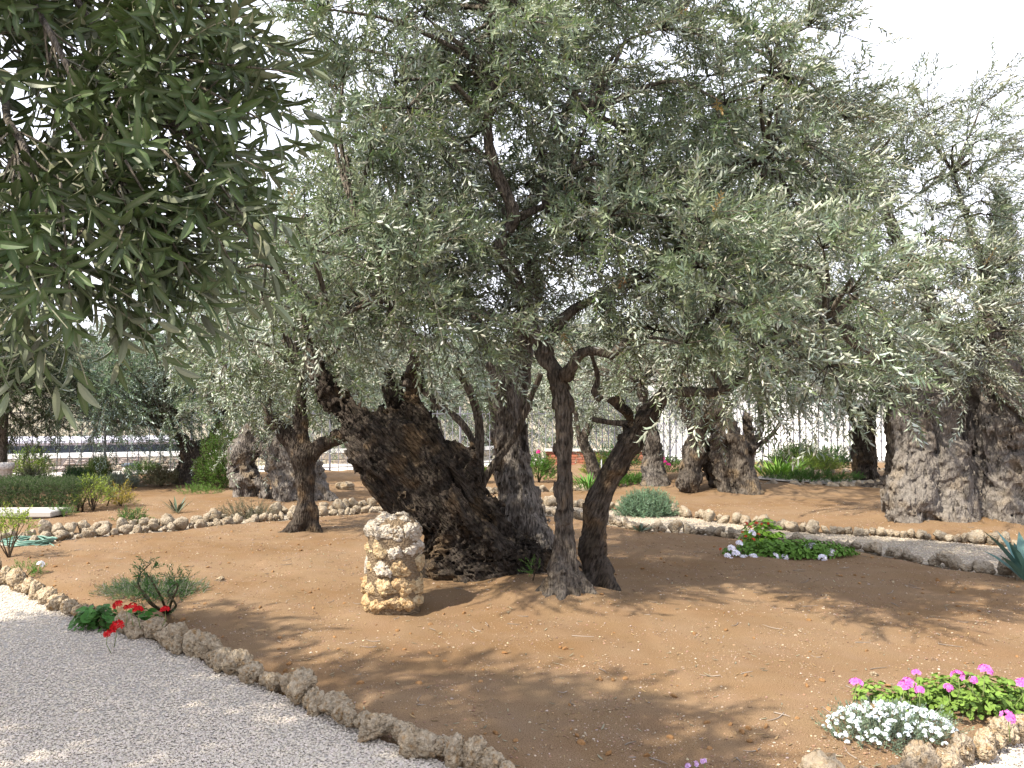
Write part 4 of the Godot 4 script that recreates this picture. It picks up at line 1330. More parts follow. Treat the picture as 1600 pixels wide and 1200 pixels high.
# ---------------------------------------------------------------- stone rows
func row(line: Array, size: float, jitter: float, near: bool, label: String, from := 0.0, to := 1.0, two := false) -> void:
	var a := Vector3(line[0].x, 0, line[0].y)
	var o := thing("stone_border", label, "stone edging", a)
	var total := 0.0
	for i in line.size() - 1: total += line[i].distance_to(line[i + 1])
	var s := total * from
	while s < total * to:
		var w := size * (0.5 + 1.0 * pow(rng.randf(), 1.6))
		var m := s + w / 2
		var p := Vector2.ZERO
		var d := Vector2.RIGHT
		var acc := 0.0
		for i in line.size() - 1:
			var l: float = line[i].distance_to(line[i + 1])
			if acc + l >= m or i == line.size() - 2:
				p = line[i].lerp(line[i + 1], (m - acc) / l)
				d = (line[i + 1] - line[i]).normalized()
				break
			acc += l
		p += d.orthogonal() * rf(-jitter, jitter) * 1.3
		var h := lerpf(w, size, 0.4) * rf(0.55, 1.15)
		var b := Basis(Vector3.UP, atan2(-d.y, d.x) + rf(-0.5, 0.5)) * Basis.from_euler(Vector3(rf(-.6, .6), PI * (rng.randi() % 2), rf(-.6, .6)))
		b = b.scaled_local(Vector3(w * 1.2, h * 1.3, lerpf(w, size, 0.5) * rf(0.8, 1.25)))
		var shapes := stones_near if near else stones_far
		put("stone", shapes[rng.randi() % shapes.size()], M.stone, o, Transform3D(b, Vector3(p.x, h * rf(0.14, 0.38) + (0.035 if near else 0.035), p.y)))
		s += w * rf(0.72, 0.95)
func borders() -> void:
	row(near_edge.slice(0, 12), 0.15, 0.03, true, "pitted limestone lumps edging the foreground gravel path from left edge to bottom")
	row(near_edge.slice(13, 20), 0.145, 0.03, true, "short row of pale stones beside the white flowers in the bottom right corner")
	row(mid_front, 0.15, 0.07, false, "front row of rough stones along the curved garden walk")
	row(mid_back, 0.165, 0.07, false, "back row of rough stones along the curved garden walk, below the massive trunk")
	var far_a := []
	for e in [[1185, 772], [1260, 768], [1330, 766], [1420, 765], [1500, 765]]: far_a.append(flat(e[0], e[1]))
	row(far_a, 0.26, 0.06, false, "far row of pale stones left of the massive trunk, behind the split tree")
	var far_b := []
	for e in [[1190, 757], [1260, 751], [1340, 744], [1420, 742]]: far_b.append(flat(e[0], e[1]))
	row(far_b, 0.28, 0.06, false, "farthest row of pale stones below the chevron fence")
	var far_c := []
	for e in [[760, 776], [850, 773], [940, 770], [1000, 766]]: far_c.append(flat(e[0], e[1]))
	row(far_c, 0.24, 0.08, false, "far row of pale stones seen between the middle trunks")
	var st := begin()
	st.set_smooth_group(-1)
	var q := [gp(1182, 768), gp(1500, 762), gp(1190, 757), gp(1500, 754)]
	for i in 24:
		for j in 4:
			var v := []
			for e in [[i, j], [i + 1, j], [i + 1, j + 1], [i, j + 1]]:
				var w: Vector3 = q[0].lerp(q[1], e[0] / 24.0).lerp(q[2].lerp(q[3], e[0] / 24.0), e[1] / 4.0)
				w.y = gh(w.x, w.z) + 0.03
				v.append(w)
			tri(st, v[0], v[2], v[1], Color(.38, .34, .29))
			tri(st, v[0], v[3], v[2], Color(.38, .34, .29))
	tag(put("far_path", finish(st), M.gravel_bed, self), "far strip of pale gravel path behind the split tree", "path", "", "structure")

func pillar() -> void:
	rng.seed = 78
	var c := gp(622, 966)
	c.z -= 0.02
	c.x -= 0.04
	c.y = gh(c.x, c.z)
	var o := thing("stone_pillar", "short round pillar of rough mortared limestone before the leaning trunk", "pillar", c)
	var st := begin()
	add_lathe(st, c, [[0.0, -0.1], [.215, -0.1], [.21, .3], [.20, .6], [.17, .70], [.1, .74], [0.0, .75]], 24, Color(.20, .15, .10))
	put("core", finish(st), M.stone, o)
	var pale_stones := []
	for i in 8: pale_stones.append(rock(3, i + 110.0, 0.15, Color(.44, .375, .29), Color(.55, .51, .45), Color(.38, .28, .18)))
	var y := 0.02
	var r := 0
	while y < 0.66:
		var h := rf(0.11, 0.16)
		var R := lerpf(.235, .200, y / 0.8) - 0.025 * smoothstep(0.5, 0.75, y)
		var a := rf(0, 1)
		var end := a + TAU - 0.15
		while a < end:
			var w := rf(0.12, 0.22)
			var da := w / R
			var m := a + da / 2
			var dir := Vector3(cos(m), 0, sin(m))
			var b := Basis(Vector3.UP.cross(dir).normalized(), Vector3.UP, dir) * Basis.from_euler(Vector3(rf(-.3, .3), rf(-.2, .2), rf(-.3, .3) + PI * (rng.randi() % 2)))
			b = b.scaled_local(Vector3(w * 1.22, h * 1.30, 0.18))
			var p: Vector3 = c + dir * (R - 0.065 + rf(-.02, .03)) + Vector3.UP * (y + h / 2 + rf(-.015, .015))
			put("stone", pale_stones[rng.randi() % 8], [M.stone, M.tinted, M.stained][clampi(int(2.6 - y * 4.0 + rf(-0.7, 0.7)), 0, 2)], o, Transform3D(b, p))
			a += da
		y += h * 0.93
		r += 1
	for i in 9:
		var a := rf(0, TAU)
		var rr := 0.13 * sqrt(rng.randf())
		var s := rf(.11, .19)
		put("stone", pale_stones[rng.randi() % 8], M.stone, o, Transform3D(Basis.from_euler(Vector3(rf(-.4, .4), a, rf(-.4, .4))).scaled_local(Vector3(s, s * .65, s)), c + Vector3(cos(a) * rr, 0.71, sin(a) * rr)))

# ---------------------------------------------------------------- plants
func bush(called: String, label: String, category: String, p: Vector3, r: Vector3, mesh: ArrayMesh, n: int, scale: float, m: Material, stems := 6, tint := Color.WHITE, low := 0.15, group := "") -> Node3D:
	var o := thing(called, label, category, p, group)
	var ts := []
	var cs := []
	for i in n:
		var v := rdir()
		v.y = absf(v.y)
		v *= pow(rng.randf(), 0.3)
		var q := p + Vector3(v.x * r.x, low * r.y + v.y * r.y * (1.0 - low), v.z * r.z)
		q += Vector3(nz.get_noise_3dv(q * 5.0), nz.get_noise_3dv(q * 5.0 + Vector3(9, 0, 0)), 0) * 0.12 * r.x
		var d := (v * 0.8 + rdir() * 0.6 + Vector3.UP * 0.5).normalized()
		ts.append(Transform3D(aim(d, rf(0, TAU)).scaled(Vector3.ONE * scale * rf(.7, 1.2)), q))
		var f := rf(.78, 1.2)
		cs.append(Color(tint.r * f, tint.g * f * rf(.95, 1.05), tint.b * f))
	put_many("foliage", mesh, m, o, ts, cs)
	if stems > 0:
		var st := begin()
		for i in stems:
			var d := Vector3(rf(-1, 1) * r.x * 0.6, r.y * rf(.5, .85), rf(-1, 1) * r.z * 0.6)
			add_tube(st, [p - Vector3.UP * 0.02, p + d * 0.5 + rdir() * 0.03, p + d], [.012 * scale, .008 * scale, .004 * scale], 4, 0.1, 0.0, Color(.14, .1, .07), Color(.2, .16, .11))
		put("stems", finish(st), M.bark, o)
	return o
func round_leaf(r: float, col: Color) -> ArrayMesh:
	var st := begin()
	st.set_smooth_group(-1)
	var c := vary(col, 0.15)
	for i in 9:
		var a := TAU * i / 10.0 + 0.3
		var b := TAU * (i + 1) / 10.0 + 0.3
		var ra := r * (1.0 + 0.12 * (i % 2))
		var rb := r * (1.0 + 0.12 * ((i + 1) % 2))
		tri(st, Vector3.ZERO, Vector3(cos(a) * ra, r * 0.22, sin(a) * ra), Vector3(cos(b) * rb, r * 0.22, sin(b) * rb), c)
	return finish(st)
func bloom(n: int, R: float, pr: float, col: Color, flat_top := 0.6) -> ArrayMesh:     # a head of many five-petalled florets
	var st := begin()
	st.set_smooth_group(-1)
	for i in n:
		var v := Vector3(rng.randfn(), absf(rng.randfn()) + 0.25, rng.randfn()).normalized()
		var o := v * R * Vector3(1, flat_top, 1)
		var b := aim(v, rf(0, TAU))
		for k in 5:
			var a := TAU * k / 5.0
			var d := (b.x * cos(a) + b.z * sin(a)) + v * 0.25
			var s := b.z * cos(a) - b.x * sin(a)
			var c := vary(col, 0.3)
			tri(st, o, o + d * pr * 0.7 + s * pr * 0.42, o + d * pr * 1.05, c)
			tri(st, o, o + d * pr * 1.05, o + d * pr * 0.7 - s * pr * 0.42, c)
	return finish(st)
func leafy(o: Node3D, p: Vector3, r: Vector3, n: int, size: float, col: Color, singles: bool) -> void:    # broad round leaves on stalks
	var shapes := []
	for i in 8: shapes.append(round_leaf(size, vary(col, .3)))
	var ts := []
	var cs := []
	for i in n:
		var v := rdir()
		v.y = absf(v.y)
		v *= pow(rng.randf(), 0.35)
		var q := p + Vector3(v.x * r.x, 0.02 + v.y * r.y, v.z * r.z)
		q.y += 0.1 * r.y * nz.get_noise_3dv(q * 8.0)
		var t := Transform3D(aim((v + rdir() * 0.85 + Vector3.UP * 0.7).normalized(), rf(0, TAU)).scaled(Vector3.ONE * rf(.5, 1.25)), q)
		if singles and i < 220: put("leaf", shapes[i % 8], M.soft, o, t)
		else:
			ts.append(t)
			var f := rf(.75, 1.25)
			cs.append(Color(f, f, f))
	if ts.size(): put_many("foliage", shapes[0], M.soft, o, ts, cs)
	var st := begin()
	for i in 10:
		var q := p + Vector3(rf(-.8, .8) * r.x, r.y * 0.6, rf(-.8, .8) * r.z)
		add_tube(st, [Vector3(lerpf(p.x, q.x, .5), p.y - 0.02, lerpf(p.z, q.z, .5)), (p + q) / 2, q], [.005, .004, .003], 4, 0.08, 0.0, Color(.12, .15, .05), Color(.2, .16, .09))
	put("stems", finish(st), M.bark, o)
func flower(o: Node3D, p: Vector3, mesh: ArrayMesh, scale := 1.0, stalk := 0.0) -> void:
	put("flower", mesh, M.petal, o, Transform3D(aim((Vector3.UP + rdir() * 0.35 + Vector3(0, 0, 0.3)).normalized(), rf(0, TAU)).scaled(Vector3.ONE * scale), p))
	if stalk > 0.0:
		var st := begin()
		add_tube(st, [p + Vector3(rf(-.04, .04), -stalk, rf(-.04, .04)), p + Vector3(rf(-.01, .01), -stalk * .5, 0), p], [.003, .0025, .002], 4, stalk, 0.0, Color(.16, .22, .07), Color(.2, .24, .09))
		put("stalk", finish(st), M.soft, o)
func tuft(called: String, label: String, category: String, p: Vector3, n: int, l: float, w: float, spread: float, col: Color, stiff := 0.3, singles := false, r := 0.05) -> void:   # blades or sword leaves from the ground
	var o := thing(called, label, category, p)
	var all := begin()
	all.set_smooth_group(-1)
	for i in n:
		var a := rf(0, TAU) if not singles else TAU * i / n * 2.6
		var d := (Vector3.UP + Vector3(cos(a), 0, sin(a)) * spread * rf(.3, 1.1)).normalized()
		var up := (Vector3.UP - d * d.y - Vector3(cos(a), 0, sin(a)) * 0.2)
		up = (up - d * up.dot(d)).normalized()
		var st := begin() if singles else all
		st.set_smooth_group(-1)
		add_leaf(st, p + Vector3(cos(a), 0, sin(a)) * rf(0, r), d, up, l * rf(.6, 1.1), w, vary(col, .2), vary(col * 1.2, .2), stiff)
		if singles: put("leaf", finish(st), M.soft, o)
	if not singles: put("blades", finish(all), M.soft, o, Transform3D(), "stuff")

func plants() -> void:
	rng.seed = 5
	# pink geranium, bottom right
	var p := gp(1525, 1128)
	p.z -= 0.06
	var o := thing("geranium_plant", "bright green geranium with pink flower heads in the bottom right corner", "flowers", p)
	leafy(o, p, Vector3(.44, .16, .2), 1300, .0155, Color(.105, .185, .034), true)
	leafy2(o, gp(1372, 1112) + Vector3(0, 0, -.03), Vector3(.13, .10, .1), 140, .015, Color(.15, .25, .05))
	var pink := []
	for i in 3: pink.append(bloom(15, .027, .015, Color(.58, .15, .46)))
	for e in [[1338, 1068, 4.15], [1432, 1052, 4.2], [1412, 1072, 4.1], [1420, 1068, 4.15], [1437, 1078, 4.05], [1497, 1056, 4.05], [1540, 1047, 4.05], [1521, 1062, 4.15], [1575, 1120, 3.75], [1597, 1068, 4.0], [1482, 1074, 4.05]]:
		flower(o, at(e[0], e[1], e[2]), pink[rng.randi() % 3], rf(.75, 1.15) * (0.7 if e[0] in [1432, 1437, 1482, 1521] else 1.0), .12)
	# white alyssum
	p = gp(1405, 1175)
	p.z -= 0.08
	o = thing("alyssum_plant", "low cushion of tiny white flowers beside the corner stones at bottom right", "flowers", p)
	var white := []
	for i in 4: white.append(bloom(14, .0095, .0058, Color(.66, .73, .76), 0.7))
	var ts := []
	var cs := []
	for i in 260:
		var v := rdir()
		v.y = absf(v.y)
		v *= pow(rng.randf(), .4)
		ts.append(Transform3D(aim((v + Vector3.UP).normalized(), rf(0, 6)).scaled(Vector3.ONE * rf(.5, .8)), p + Vector3(v.x * .29, .0 + v.y * .07, v.z * .19)))
		cs.append(Color(.8, .9, .8) * rf(.8, 1.2))
	put_many("foliage", sprigs.grey_needle, M.soft, o, ts, cs)
	for i in 250:
		var a := rf(0, TAU)
		var r := sqrt(rng.randf())
		var h := .15 * sqrt(maxf(0.0, 1.0 - r * r * .9)) + rf(-.01, .012)
		flower(o, p + Vector3(cos(a) * r * .32, h, sin(a) * r * .23), white[i % 4], rf(.75, 1.2))
	for e in [[1307, 1127], [1310, 1155], [1425, 1112], [1440, 1118], [1465, 1130], [1380, 1190], [1395, 1180]]: flower(o, at(e[0], e[1], 3.95) + Vector3(0, 0.0, 0), white[0], rf(.9, 1.2), .06)
	# mixed flower bed in the middle right
	p = gp(1235, 875)
	o = thing("flower_clump", "green flower clump with white and orange red blooms beside the garden walk", "flowers", p)
	leafy(o, p, Vector3(.78, .17, .24), 2400, .017, Color(.13, .25, .04), false)
	leafy2(o, gp(1192, 862), Vector3(.28, .34, .2), 320, .032, Color(.2, .36, .04))
	var wh := bloom(14, .035, .02, Color(.8, .78, .86))
	for e in [[1143, 860, 9.0], [1137, 872, 8.9], [1150, 868, 8.9], [1155, 852, 9.0], [1162, 875, 8.9], [1176, 873, 8.9], [1180, 877, 8.85], [1212, 872, 8.9], [1226, 874, 8.9], [1285, 875, 8.85], [1270, 856, 9.1], [1262, 857, 9.1], [1142, 878, 8.85], [1175, 836, 9.1], [1298, 866, 8.95]]: flower(o, at(e[0], e[1] - 3, e[2] - 0.12), wh, rf(.9, 1.3), .08)
	var red := bloom(10, .022, .016, Color(.55, .09, .04))
	for e in [[1166, 818], [1172, 824], [1182, 817], [1190, 819], [1160, 832], [1165, 838], [1177, 843], [1185, 835], [1157, 845], [1126, 858], [1180, 852], [1200, 818], [1172, 850]]: flower(o, at(e[0], e[1], 9.05), red, rf(.6, 1.0), .1)
	# red geranium by the near path
	p = gp(165, 985)
	p.z -= 0.02
	o = thing("geranium_plant", "red flowered geranium spilling over the stone edging at left", "flowers", p)
	leafy(o, p + Vector3(-.08, 0, 0), Vector3(.18, .16, .14), 110, .034, Color(.07, .17, .035), true)
	leafy2(o, gp(222, 985), Vector3(.15, .15, .12), 90, .032, Color(.06, .16, .03))
	var rd := []
	for i in 2: rd.append(bloom(16, .032, .019, Color(.52, .018, .022)))
	for e in [[184, 945, 5.75, .9], [197, 949, 5.75, .5], [207, 947, 5.7, .8], [216, 953, 5.7, .95], [258, 953, 5.75, .9], [183, 979, 5.45, 1.2], [168, 990, 5.4, .7]]: flower(o, at(e[0], e[1], e[2]), rd[rng.randi() % 2], e[3], .14)
	# rose bush by it
	p = gp(262, 966)
	o = thing("rose_bush", "straggly bare stemmed rose bush behind the red geranium", "shrub", p)
	var st := begin()
	ts = []
	cs = []
	for e in [[[232, 940, 6.0], [215, 905, 6.05], [236, 880, 6.1]], [[250, 930, 6.0], [232, 900, 6.05], [228, 898, 6.1]], [[275, 945, 5.95], [262, 925, 6.0], [285, 905, 6.05]], [[240, 945, 5.9], [225, 925, 5.95], [210, 915, 6.0]], [[268, 940, 6], [278, 915, 6.0], [272, 908, 6.0]]]:
		var pts := [p - Vector3.UP * 0.02]
		for q in e: pts.append(at(q[0], q[1], q[2]))
		add_tube(st, pts, [.012, .009, .006, .003], 6, .05, .1, Color(.10, .08, .05), Color(.15, .13, .07))
		for k in 16:
			var q: Vector3 = pts[1 + k % 3].lerp(pts[mini(2 + k % 3, 3)], rng.randf()) + rdir() * .05
			ts.append(Transform3D(aim((rdir() + Vector3.UP * .6).normalized(), rf(0, 6)).scaled(Vector3.ONE * rf(.4, .75)), q))
			cs.append(Color(.55, .7, .75) * rf(.8, 1.2))
	put("stems", finish(st), M.bark, o)
	put_many("foliage", sprigs.green, M.soft, o, ts, cs)
	# ground cover behind it
	bush("ground_cover", "flat grey green creeping plant behind the straggly rose bush", "plant", gp(240, 936), Vector3(.46, .07, .27), sprigs.needle, 900, .55, M.soft, 0, Color(1.5, 1.35, 1.9))
	# left shrubs
	hedge()
	bush("round_shrub", "large rounded green shrub behind the left end of the hedge", "shrub", gp(118, 764), Vector3(.26, .36, .3), sprigs.needle, 1300, 1.0, M.soft, 0, Color(1.1, 1.25, 1.4), 0.0)
	bush("clipped_shrub", "dark clipped shrub with a flat top beyond the rounded green shrub", "shrub", gp(128, 756) + Vector3(.12, 0, -.5), Vector3(.28, .48, .3), sprigs.needle, 1100, 1.0, M.soft, 0, Color(1.0, .95, .8), 0.0)
	bush("rose_bush", "rose bush with yellowing leaves at the right end of the hedge", "shrub", gp(145, 802), Vector3(.3, .50, .28), sprigs.lime, 150, 1.0, M.soft, 9, Color(.75, .85, .8), 0.25)
	bush("small_shrub", "small yellow orange shrub alone on the soil right of the hedge", "shrub", gp(188, 796), Vector3(.21, .33, .2), sprigs.yellow, 150, .9, M.soft, 9, Color(.8, .8, .8), 0.05)
	bush("green_plant", "small green plant behind the left stone row", "plant", gp(205, 824), Vector3(.16, .16, .14), sprigs.green, 80, .8, M.soft, 4, Color(.7, .75, .7))
	bush("green_plant", "small green sprout at the foot of the hedge by the slab", "plant", gp(98, 812), Vector3(.18, .1, .1), sprigs.green, 50, .7, M.soft, 2)
	bush("rose_bush", "rose bush with lime green leaves at the left edge beside the green hose", "shrub", gp(14, 878), Vector3(.24, .52, .2), sprigs.lime, 90, .8, M.soft, 8, Color(.7, .85, .6), 0.45)
	bush("dry_shrub", "bare twiggy grey brown shrub before the hollow stump", "shrub", gp(385, 812), Vector3(.4, .2, .2), sprigs.grey_needle, 120, 1.0, M.soft, 26, Color(.6, .5, .42))
	bush("dry_shrub", "brown grey twiggy shrub left of the far left olive", "shrub", gp(252, 765), Vector3(.26, .36, .3), sprigs.grey_needle, 420, 1.1, M.soft, 14, Color(.6, .48, .34))
	bush("grey_shrub", "low silvery shrub before the left fence and litter bin", "shrub", gp(190, 766), Vector3(.3, .24, .25), sprigs.grey_needle, 300, 1.2, M.soft, 4)
	bush("tall_shrub", "tall bright green shrub right of the far left olive", "shrub", gp(345, 768), Vector3(.45, 1.25, .5), sprigs.green, 900, 1.2, M.soft, 10, Color(.75, .72, .55), 0.0)
	bush("weed_patch", "flat patch of green weeds before the far left olive", "plant", gp(312, 779), Vector3(.42, .1, .18), sprigs.green, 140, .7, M.soft, 0, Color(1.1, 1.1, .9))
	bush("green_plant", "low dark green plants behind the hedge at the fence kerb", "plant", gp(72, 768), Vector3(.4, .2, .25), sprigs.green, 200, .8, M.soft, 6, Color(.5, .6, .6))
	bush("grey_shrub", "low grey twiggy shrub at the fence behind the hedge", "shrub", gp(45, 768), Vector3(.26, .36, .25), sprigs.grey_needle, 280, 1.2, M.soft, 6, Color(.7, .65, .55))
	bush("lime_shrub", "lime leafed bush behind the white planter at the left edge", "shrub", gp(14, 766) + Vector3(0, 0, -.8), Vector3(.35, .8, .4), sprigs.lime, 260, 1.3, M.soft, 8, Color(.6, .8, .6))
	bush("green_plant", "pale green climbing plant at the fence left of the far left olive", "plant", gp(226, 752), Vector3(.4, .3, .2), sprigs.green, 160, 1.2, M.soft, 5, Color(1.2, 1.2, 1.0))
	# middle and right
	bush("silver_bush", "rounded silver green bush on the back stone row right of the leaning stem", "shrub", gp(1011, 806), Vector3(.40, .30, .28), sprigs.grey_needle, 1100, 1.1, M.soft, 0, Color(.72, .95, .78), 0.0)
	tuft("agave_plant", "small dark agave rosette on the soil before the hollow stump", "plant", gp(277, 806), 16, .30, .035, 1.1, Color(.10, .13, .09), .1, true)
	tuft("aloe_plant", "flat grey green aloe rosette beside the front stone row", "plant", gp(1000, 838), 16, .2, .03, 2.2, Color(.10, .14, .09), .15, true)
	tuft("agave_plant", "blue green agave with broad leaves at the right edge", "plant", gp(1606, 914), 16, .58, .10, .9, Color(.09, .17, .15), .2, true)
	tuft("grass_tuft", "bright green grassy tuft behind the thin crooked stem", "grass", gp(920, 772), 130, .42, .02, .7, Color(.11, .26, .05), .5, false, .3)
	tuft("grass_tuft", "bright green grassy tuft right of the split tree", "grass", gp(1215, 752), 260, .62, .028, .7, Color(.2, .36, .06), .5, false, .6)
	bush("green_plant", "low green plants between the leaning stem and the pitted trunk", "plant", gp(980, 768), Vector3(.45, .14, .2), sprigs.green, 260, 1.0, M.soft, 0, Color(.9, 1.1, .8))
	bush("round_shrub", "olive green shrub at the right fence right of the split tree", "shrub", gp(1245, 742), Vector3(.75, .62, .45), sprigs.green, 600, 1.5, M.soft, 8, Color(.6, .6, .5))
	bush("lime_shrub", "yellow green shrub beside the bright grassy tuft on the right", "shrub", gp(1275, 747), Vector3(.6, .4, .4), sprigs.lime, 320, 1.3, M.soft, 6, Color(.55, .7, .6))
	bush("round_shrub", "dark green shrub with sparse stems before the right fence", "shrub", gp(1300, 740), Vector3(.45, .62, .35), sprigs.green, 300, 1.4, M.soft, 8, Color(.5, .6, .6))
	bush("ground_cover", "long low strip of green ground cover along the far right path", "plant", gp(1265, 764), Vector3(1.2, .13, .2), sprigs.green, 520, .9, M.soft, 0, Color(.6, .8, .55))
	bush("lime_shrub", "yellow leafed low shrub at the brick wall left of the leaning stem", "shrub", gp(945, 757), Vector3(.5, .42, .3), sprigs.lime, 240, 1.2, M.soft, 5, Color(.8, .9, .7))
	bush("round_shrub", "spiky dark green shrub above the brick wall behind the leaning stem", "shrub", gp(963, 738), Vector3(.7, .6, .4), sprigs.green, 320, 1.5, M.soft, 5, Color(.5, .6, .6))
	o = bush("flowering_shrub", "bush with pink flowers behind the pitted trunk", "shrub", gp(1042, 748), Vector3(.5, .42, .3), sprigs.green, 240, 1.2, M.soft, 5)
	var pk := bloom(16, .07, .045, Color(.75, .06, .32))
	for e in [[1035, 716], [1038, 722], [1032, 724], [1044, 726]]: flower(o, at(e[0], e[1], 19.0), pk, .7)
	o = bush("flowering_shrub", "green bush with one red bloom left of the upright old trunk", "shrub", gp(842, 757), Vector3(.4, .6, .3), sprigs.green, 300, 1.2, M.soft, 8, Color(.8, .95, .6))
	flower(o, at(841, 706, 17.8), pk, .6, .3)
	bush("green_plant", "bright green leafy plant right of the knob on the leaning trunk", "plant", gp(735, 758), Vector3(.35, .55, .3), sprigs.green, 260, 1.2, M.soft, 5, Color(1.3, 1.4, .8))
	bush("green_plant", "small sprout at the foot of the leaning trunk beside the upright stem", "plant", gp(832, 940), Vector3(.05, .16, .05), sprigs.green, 14, .5, M.soft, 3, Color(.9, 1, .8))
	bush("green_plant", "small grassy weed by the stone edging at far left", "plant", gp(45, 907), Vector3(.14, .12, .1), sprigs.green, 40, .6, M.soft, 2, Color(1.1, 1.2, .9))
	o = thing("white_flower", "single white flower by the stone edging at far left", "flowers", gp(63, 905))
	flower(o, gp(63, 905) + Vector3(0, .1, 0), bloom(12, .03, .02, Color(.75, .77, .8)), 1.0, .09)
	o = thing("lilac_flower", "lilac flower stalk at the bottom edge right of the middle", "flowers", gp(1085, 1200))
	for i in 3: flower(o, at(1075 + i * 12, 1197 - i * 4, 3.62), bloom(8, .012, .012, Color(.55, .36, .58)), .8, .08)
func leafy2(o: Node3D, p: Vector3, r: Vector3, n: int, size: float, col: Color) -> void:
	var shape := round_leaf(size, col)
	var ts := []
	var cs := []
	for i in n:
		var v := rdir()
		v.y = absf(v.y)
		v *= pow(rng.randf(), 0.35)
		ts.append(Transform3D(aim((v + rdir() * 0.45 + Vector3.UP * 0.8).normalized(), rf(0, TAU)).scaled(Vector3.ONE * rf(.6, 1.2)), p + Vector3(v.x * r.x, 0.02 + v.y * r.y, v.z * r.z)))
		var f := rf(.75, 1.25)
		cs.append(Color(f, f, f))
	put_many("lower_foliage", shape, M.soft, o, ts, cs)

func hedge() -> void:
	var a := gp(128, 806)
	var o := thing("clipped_hedge", "clipped green box hedge with bare stems below at the left edge", "hedge", a)
	var ts := []
	var cs := []
	for i in 9000:
		var x := a.x - 0.05 - pow(rng.randf(), 1.0) * 3.2
		var z := a.z - 0.1 - rng.randf() * 1.0
		var y := rf(0.06, 0.46)
		if rng.randf() < 0.4: y = rf(0.40, 0.48)
		elif rng.randf() < 0.75: z = a.z - rf(0.0, 0.1)
		y += 0.03 * nz.get_noise_2d(x * 2.0, z * 2.0)
		ts.append(Transform3D(aim((rdir() * 0.9 + Vector3(0, 0.5, 0.3)).normalized(), rf(0, TAU)).scaled(Vector3.ONE * rf(.45, .75)), Vector3(x, a.y + y, z)))
		var f := rf(.55, 1.1)
		cs.append(Color(f, f, f))
	put_many("foliage", sprigs.needle, M.soft, o, ts, cs)
	var st := begin()
	for i in 60:
		var p := Vector3(a.x - rf(0.05, 3.1), a.y - 0.02, a.z - rf(.1, .9))
		add_tube(st, [p, p + Vector3(rf(-.1, .1), .2, rf(-.1, .1)), p + Vector3(rf(-.15, .15), .4, rf(-.15, .15))], [.015, .01, .005], 4, .2, 0.0, Color(.12, .08, .06), Color(.2, .14, .1))
	put("stems", finish(st), M.bark, o)

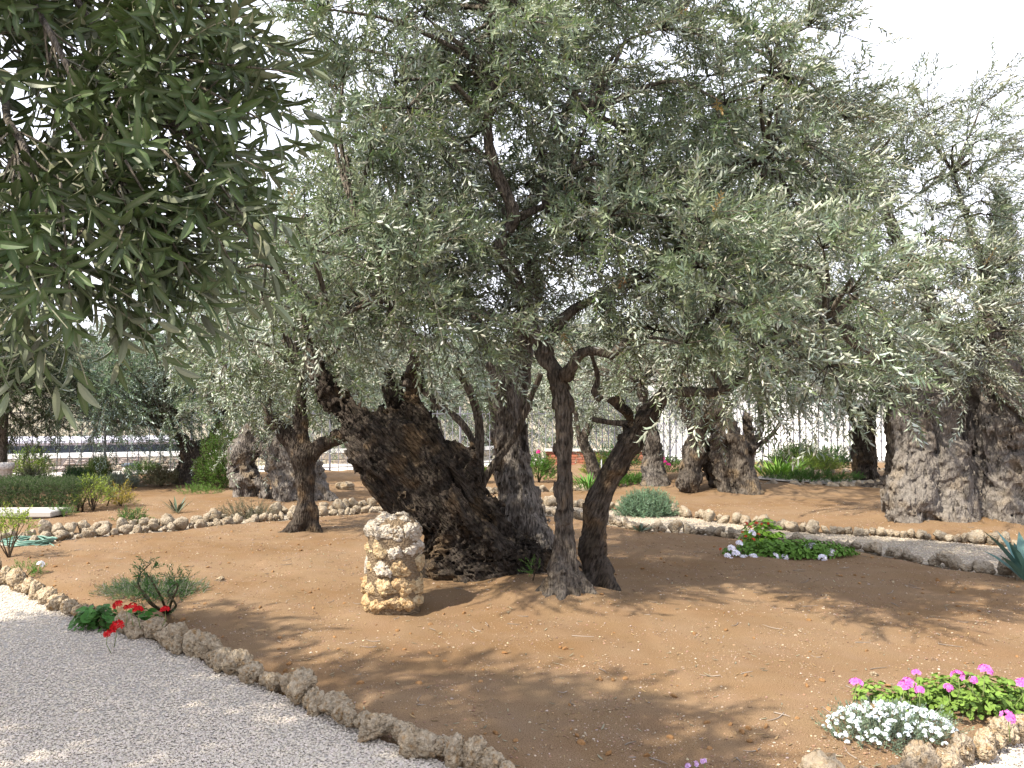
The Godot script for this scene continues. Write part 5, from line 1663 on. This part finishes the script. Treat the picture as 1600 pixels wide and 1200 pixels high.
# ---------------------------------------------------------------- small things
func small_things() -> void:
	# coiled hose
	var p := gp(46, 856)
	var o := thing("garden_hose", "coiled green garden hose lying by the left stone row", "hose", p)
	var pts := []
	var rs := []
	for i in 150:
		var a := TAU * i / 17.0
		var r := 0.21 + 0.035 * sin(i * 0.71) + 0.02 * sin(i * 2.3)
		pts.append(p + Vector3(cos(a) * r * 1.15, 0.02 + 0.0005 * i + 0.012 * sin(i * 1.3), sin(a) * r))
		rs.append(.010)
	pts.append(p + Vector3(.36, .02, .10))
	rs.append(.010)
	put("coil", tube(pts, rs, 7, 0.06, 0.0, Color(.10, .20, .155), Color(.15, .25, .20)), mat(.4), o)
	# slab
	var s := gp(20, 815)
	o = thing("stone_slab", "flat pale stone slab lying in front of the hedge at the left edge", "slab", s)
	put("slab", rounded(2.1, .09, .6, .015), M.pale, o, Transform3D(Basis(Vector3.UP, 0.04), s + Vector3(-.42, .06, -.15)))
	put("footing", rounded(1.9, .06, .45, .01), M.pale_dark, o, Transform3D(Basis(Vector3.UP, 0.04), s + Vector3(-.42, -.005, -.15)))
	# planter column
	var c := gp(0, 775)
	o = thing("round_planter", "white round stone planter at the left edge behind the hedge", "planter", c)
	var st := begin()
	add_lathe(st, c, [[0.0, -.05], [.2, -.05], [.2, .48], [.215, .49], [.24, .50], [.24, .60], [.22, .62], [.19, .62], [.19, .56], [0.0, .56]], 28, Color(.68, .65, .62))
	put("body", finish(st), M.block, o)
	# litter bin
	var b := at(201, 742, 21.8)
	b.y = -0.24
	o = thing("litter_bin", "small pale litter bin with a dark lid behind the left fence", "bin", b)
	st = begin()
	add_lathe(st, b, [[0.0, 0.0], [.15, 0.0], [.17, .48], [0.0, .48]], 20, Color(.55, .5, .45))
	put("body", finish(st), M.pebble, o)
	st = begin()
	add_lathe(st, b, [[0.0, .485], [.19, .485], [.19, .53], [.1, .56], [0.0, .57]], 20, Color(.1, .12, .15))
	put("lid", finish(st), M.pebble, o)
	# loose stones
	for e in [[462, 836, .10, "small pale stone at the foot of the young dark olive"], [278, 935, .06, "small grey stone right of the creeping plant"], [345, 914, .07, "lone pale stone on the open soil behind the rose bush"], [470, 788, .3, "pale boulder beside the hollow stump"], [540, 772, .35, "pale rock seen left of the leaning trunk"], [1365, 1065, .05, "pale chip of stone left of the pink geranium"]]:
		var q := gp(e[0], e[1])
		tag(put("loose_stone", stones_near[rng.randi() % 12], M.stone, self, Transform3D(Basis.from_euler(Vector3(rf(0, .5), rf(0, 6), 0)).scaled_local(Vector3(e[2] * 1.3, e[2] * .8, e[2])), q + Vector3.UP * e[2] * .2)), e[3], "stone")
	# post of a tap beside the walk
	var tp := gp(940, 765)
	o = thing("metal_stake", "thin grey metal stake in the bed left of the leaning stem", "stake", tp)
	put("rod", tube([tp, tp + Vector3(0, .55, 0)], [.012, .012], 8, .2, 0.0, Color(.4, .42, .45), Color(.45, .46, .5)), M.pebble, o)
	# fallen leaves
	var ts := []
	var cs := []
	for i in 900:
		var d := 3.6 + 7.5 * pow(rng.randf(), 1.3)
		var x := rf(-.6, .66) * d
		if Geometry2D.is_point_in_polygon(Vector2(x, -d), near_poly): continue
		ts.append(Transform3D(Basis.from_euler(Vector3(PI / 2 + rf(-.25, .25), rf(0, TAU), rf(-.3, .3))).scaled(Vector3.ONE * rf(.45, .85)), Vector3(x, gh_fast(x, -d) + .006, -d)))
		var f := rf(.6, 1.3)
		cs.append(Color(f * 1.4, f, f * .7) if rng.randf() < .5 else Color(f, f, f))
	var lf := begin()
	lf.set_smooth_group(-1)
	add_leaf(lf, Vector3.ZERO, Vector3.UP, Vector3.BACK, .06, .012, Color(.16, .15, .09), Color(.3, .28, .2), .1)
	var tw := []
	var tc := []
	var clods := []
	var cc := []
	for i in 560:
		var d := 3.5 + 8.0 * pow(rng.randf(), 1.3)
		var x := rf(-.62, .66) * d
		if Geometry2D.is_point_in_polygon(Vector2(x, -d), near_poly) or Geometry2D.is_point_in_polygon(Vector2(x, -d), mid_poly): continue
		if i % 3 == 0:
			tw.append(Transform3D(Basis.from_euler(Vector3(PI / 2 + rf(-.1, .1), rf(0, TAU), 0)).scaled_local(Vector3(1, rf(.4, 1.3), 1)), Vector3(x, gh_fast(x, -d) + .006, -d)))
			tc.append(Color.WHITE * rf(.6, 1.2))
		else:
			var k := rf(.012, .04)
			clods.append(Transform3D(Basis.from_euler(Vector3(rf(0, 6), rf(0, 6), 0)).scaled_local(Vector3(k * 1.4, k * .7, k)), Vector3(x, gh_fast(x, -d) + k * .1, -d)))
			cc.append(soil_color(x, -d) * rf(2.2, 3.2))
	tag(put_many("twigs", tube([Vector3.ZERO, Vector3(.012, .06, .004), Vector3(0, .12, 0)], [.003, .0026, .0015], 5, .03, .0), M.pebble, self, tw, tc), "thin dry twigs lying on the bare soil", "twigs")
	tag(put_many("soil_clods", stones_far[0], M.pebble, self, clods, cc), "small clods of dry earth on the bare soil", "clods")
	tag(put_many("fallen_leaves", finish(lf), M.leaf, self, ts, cs), "dry olive leaves fallen on the bare soil", "leaves")
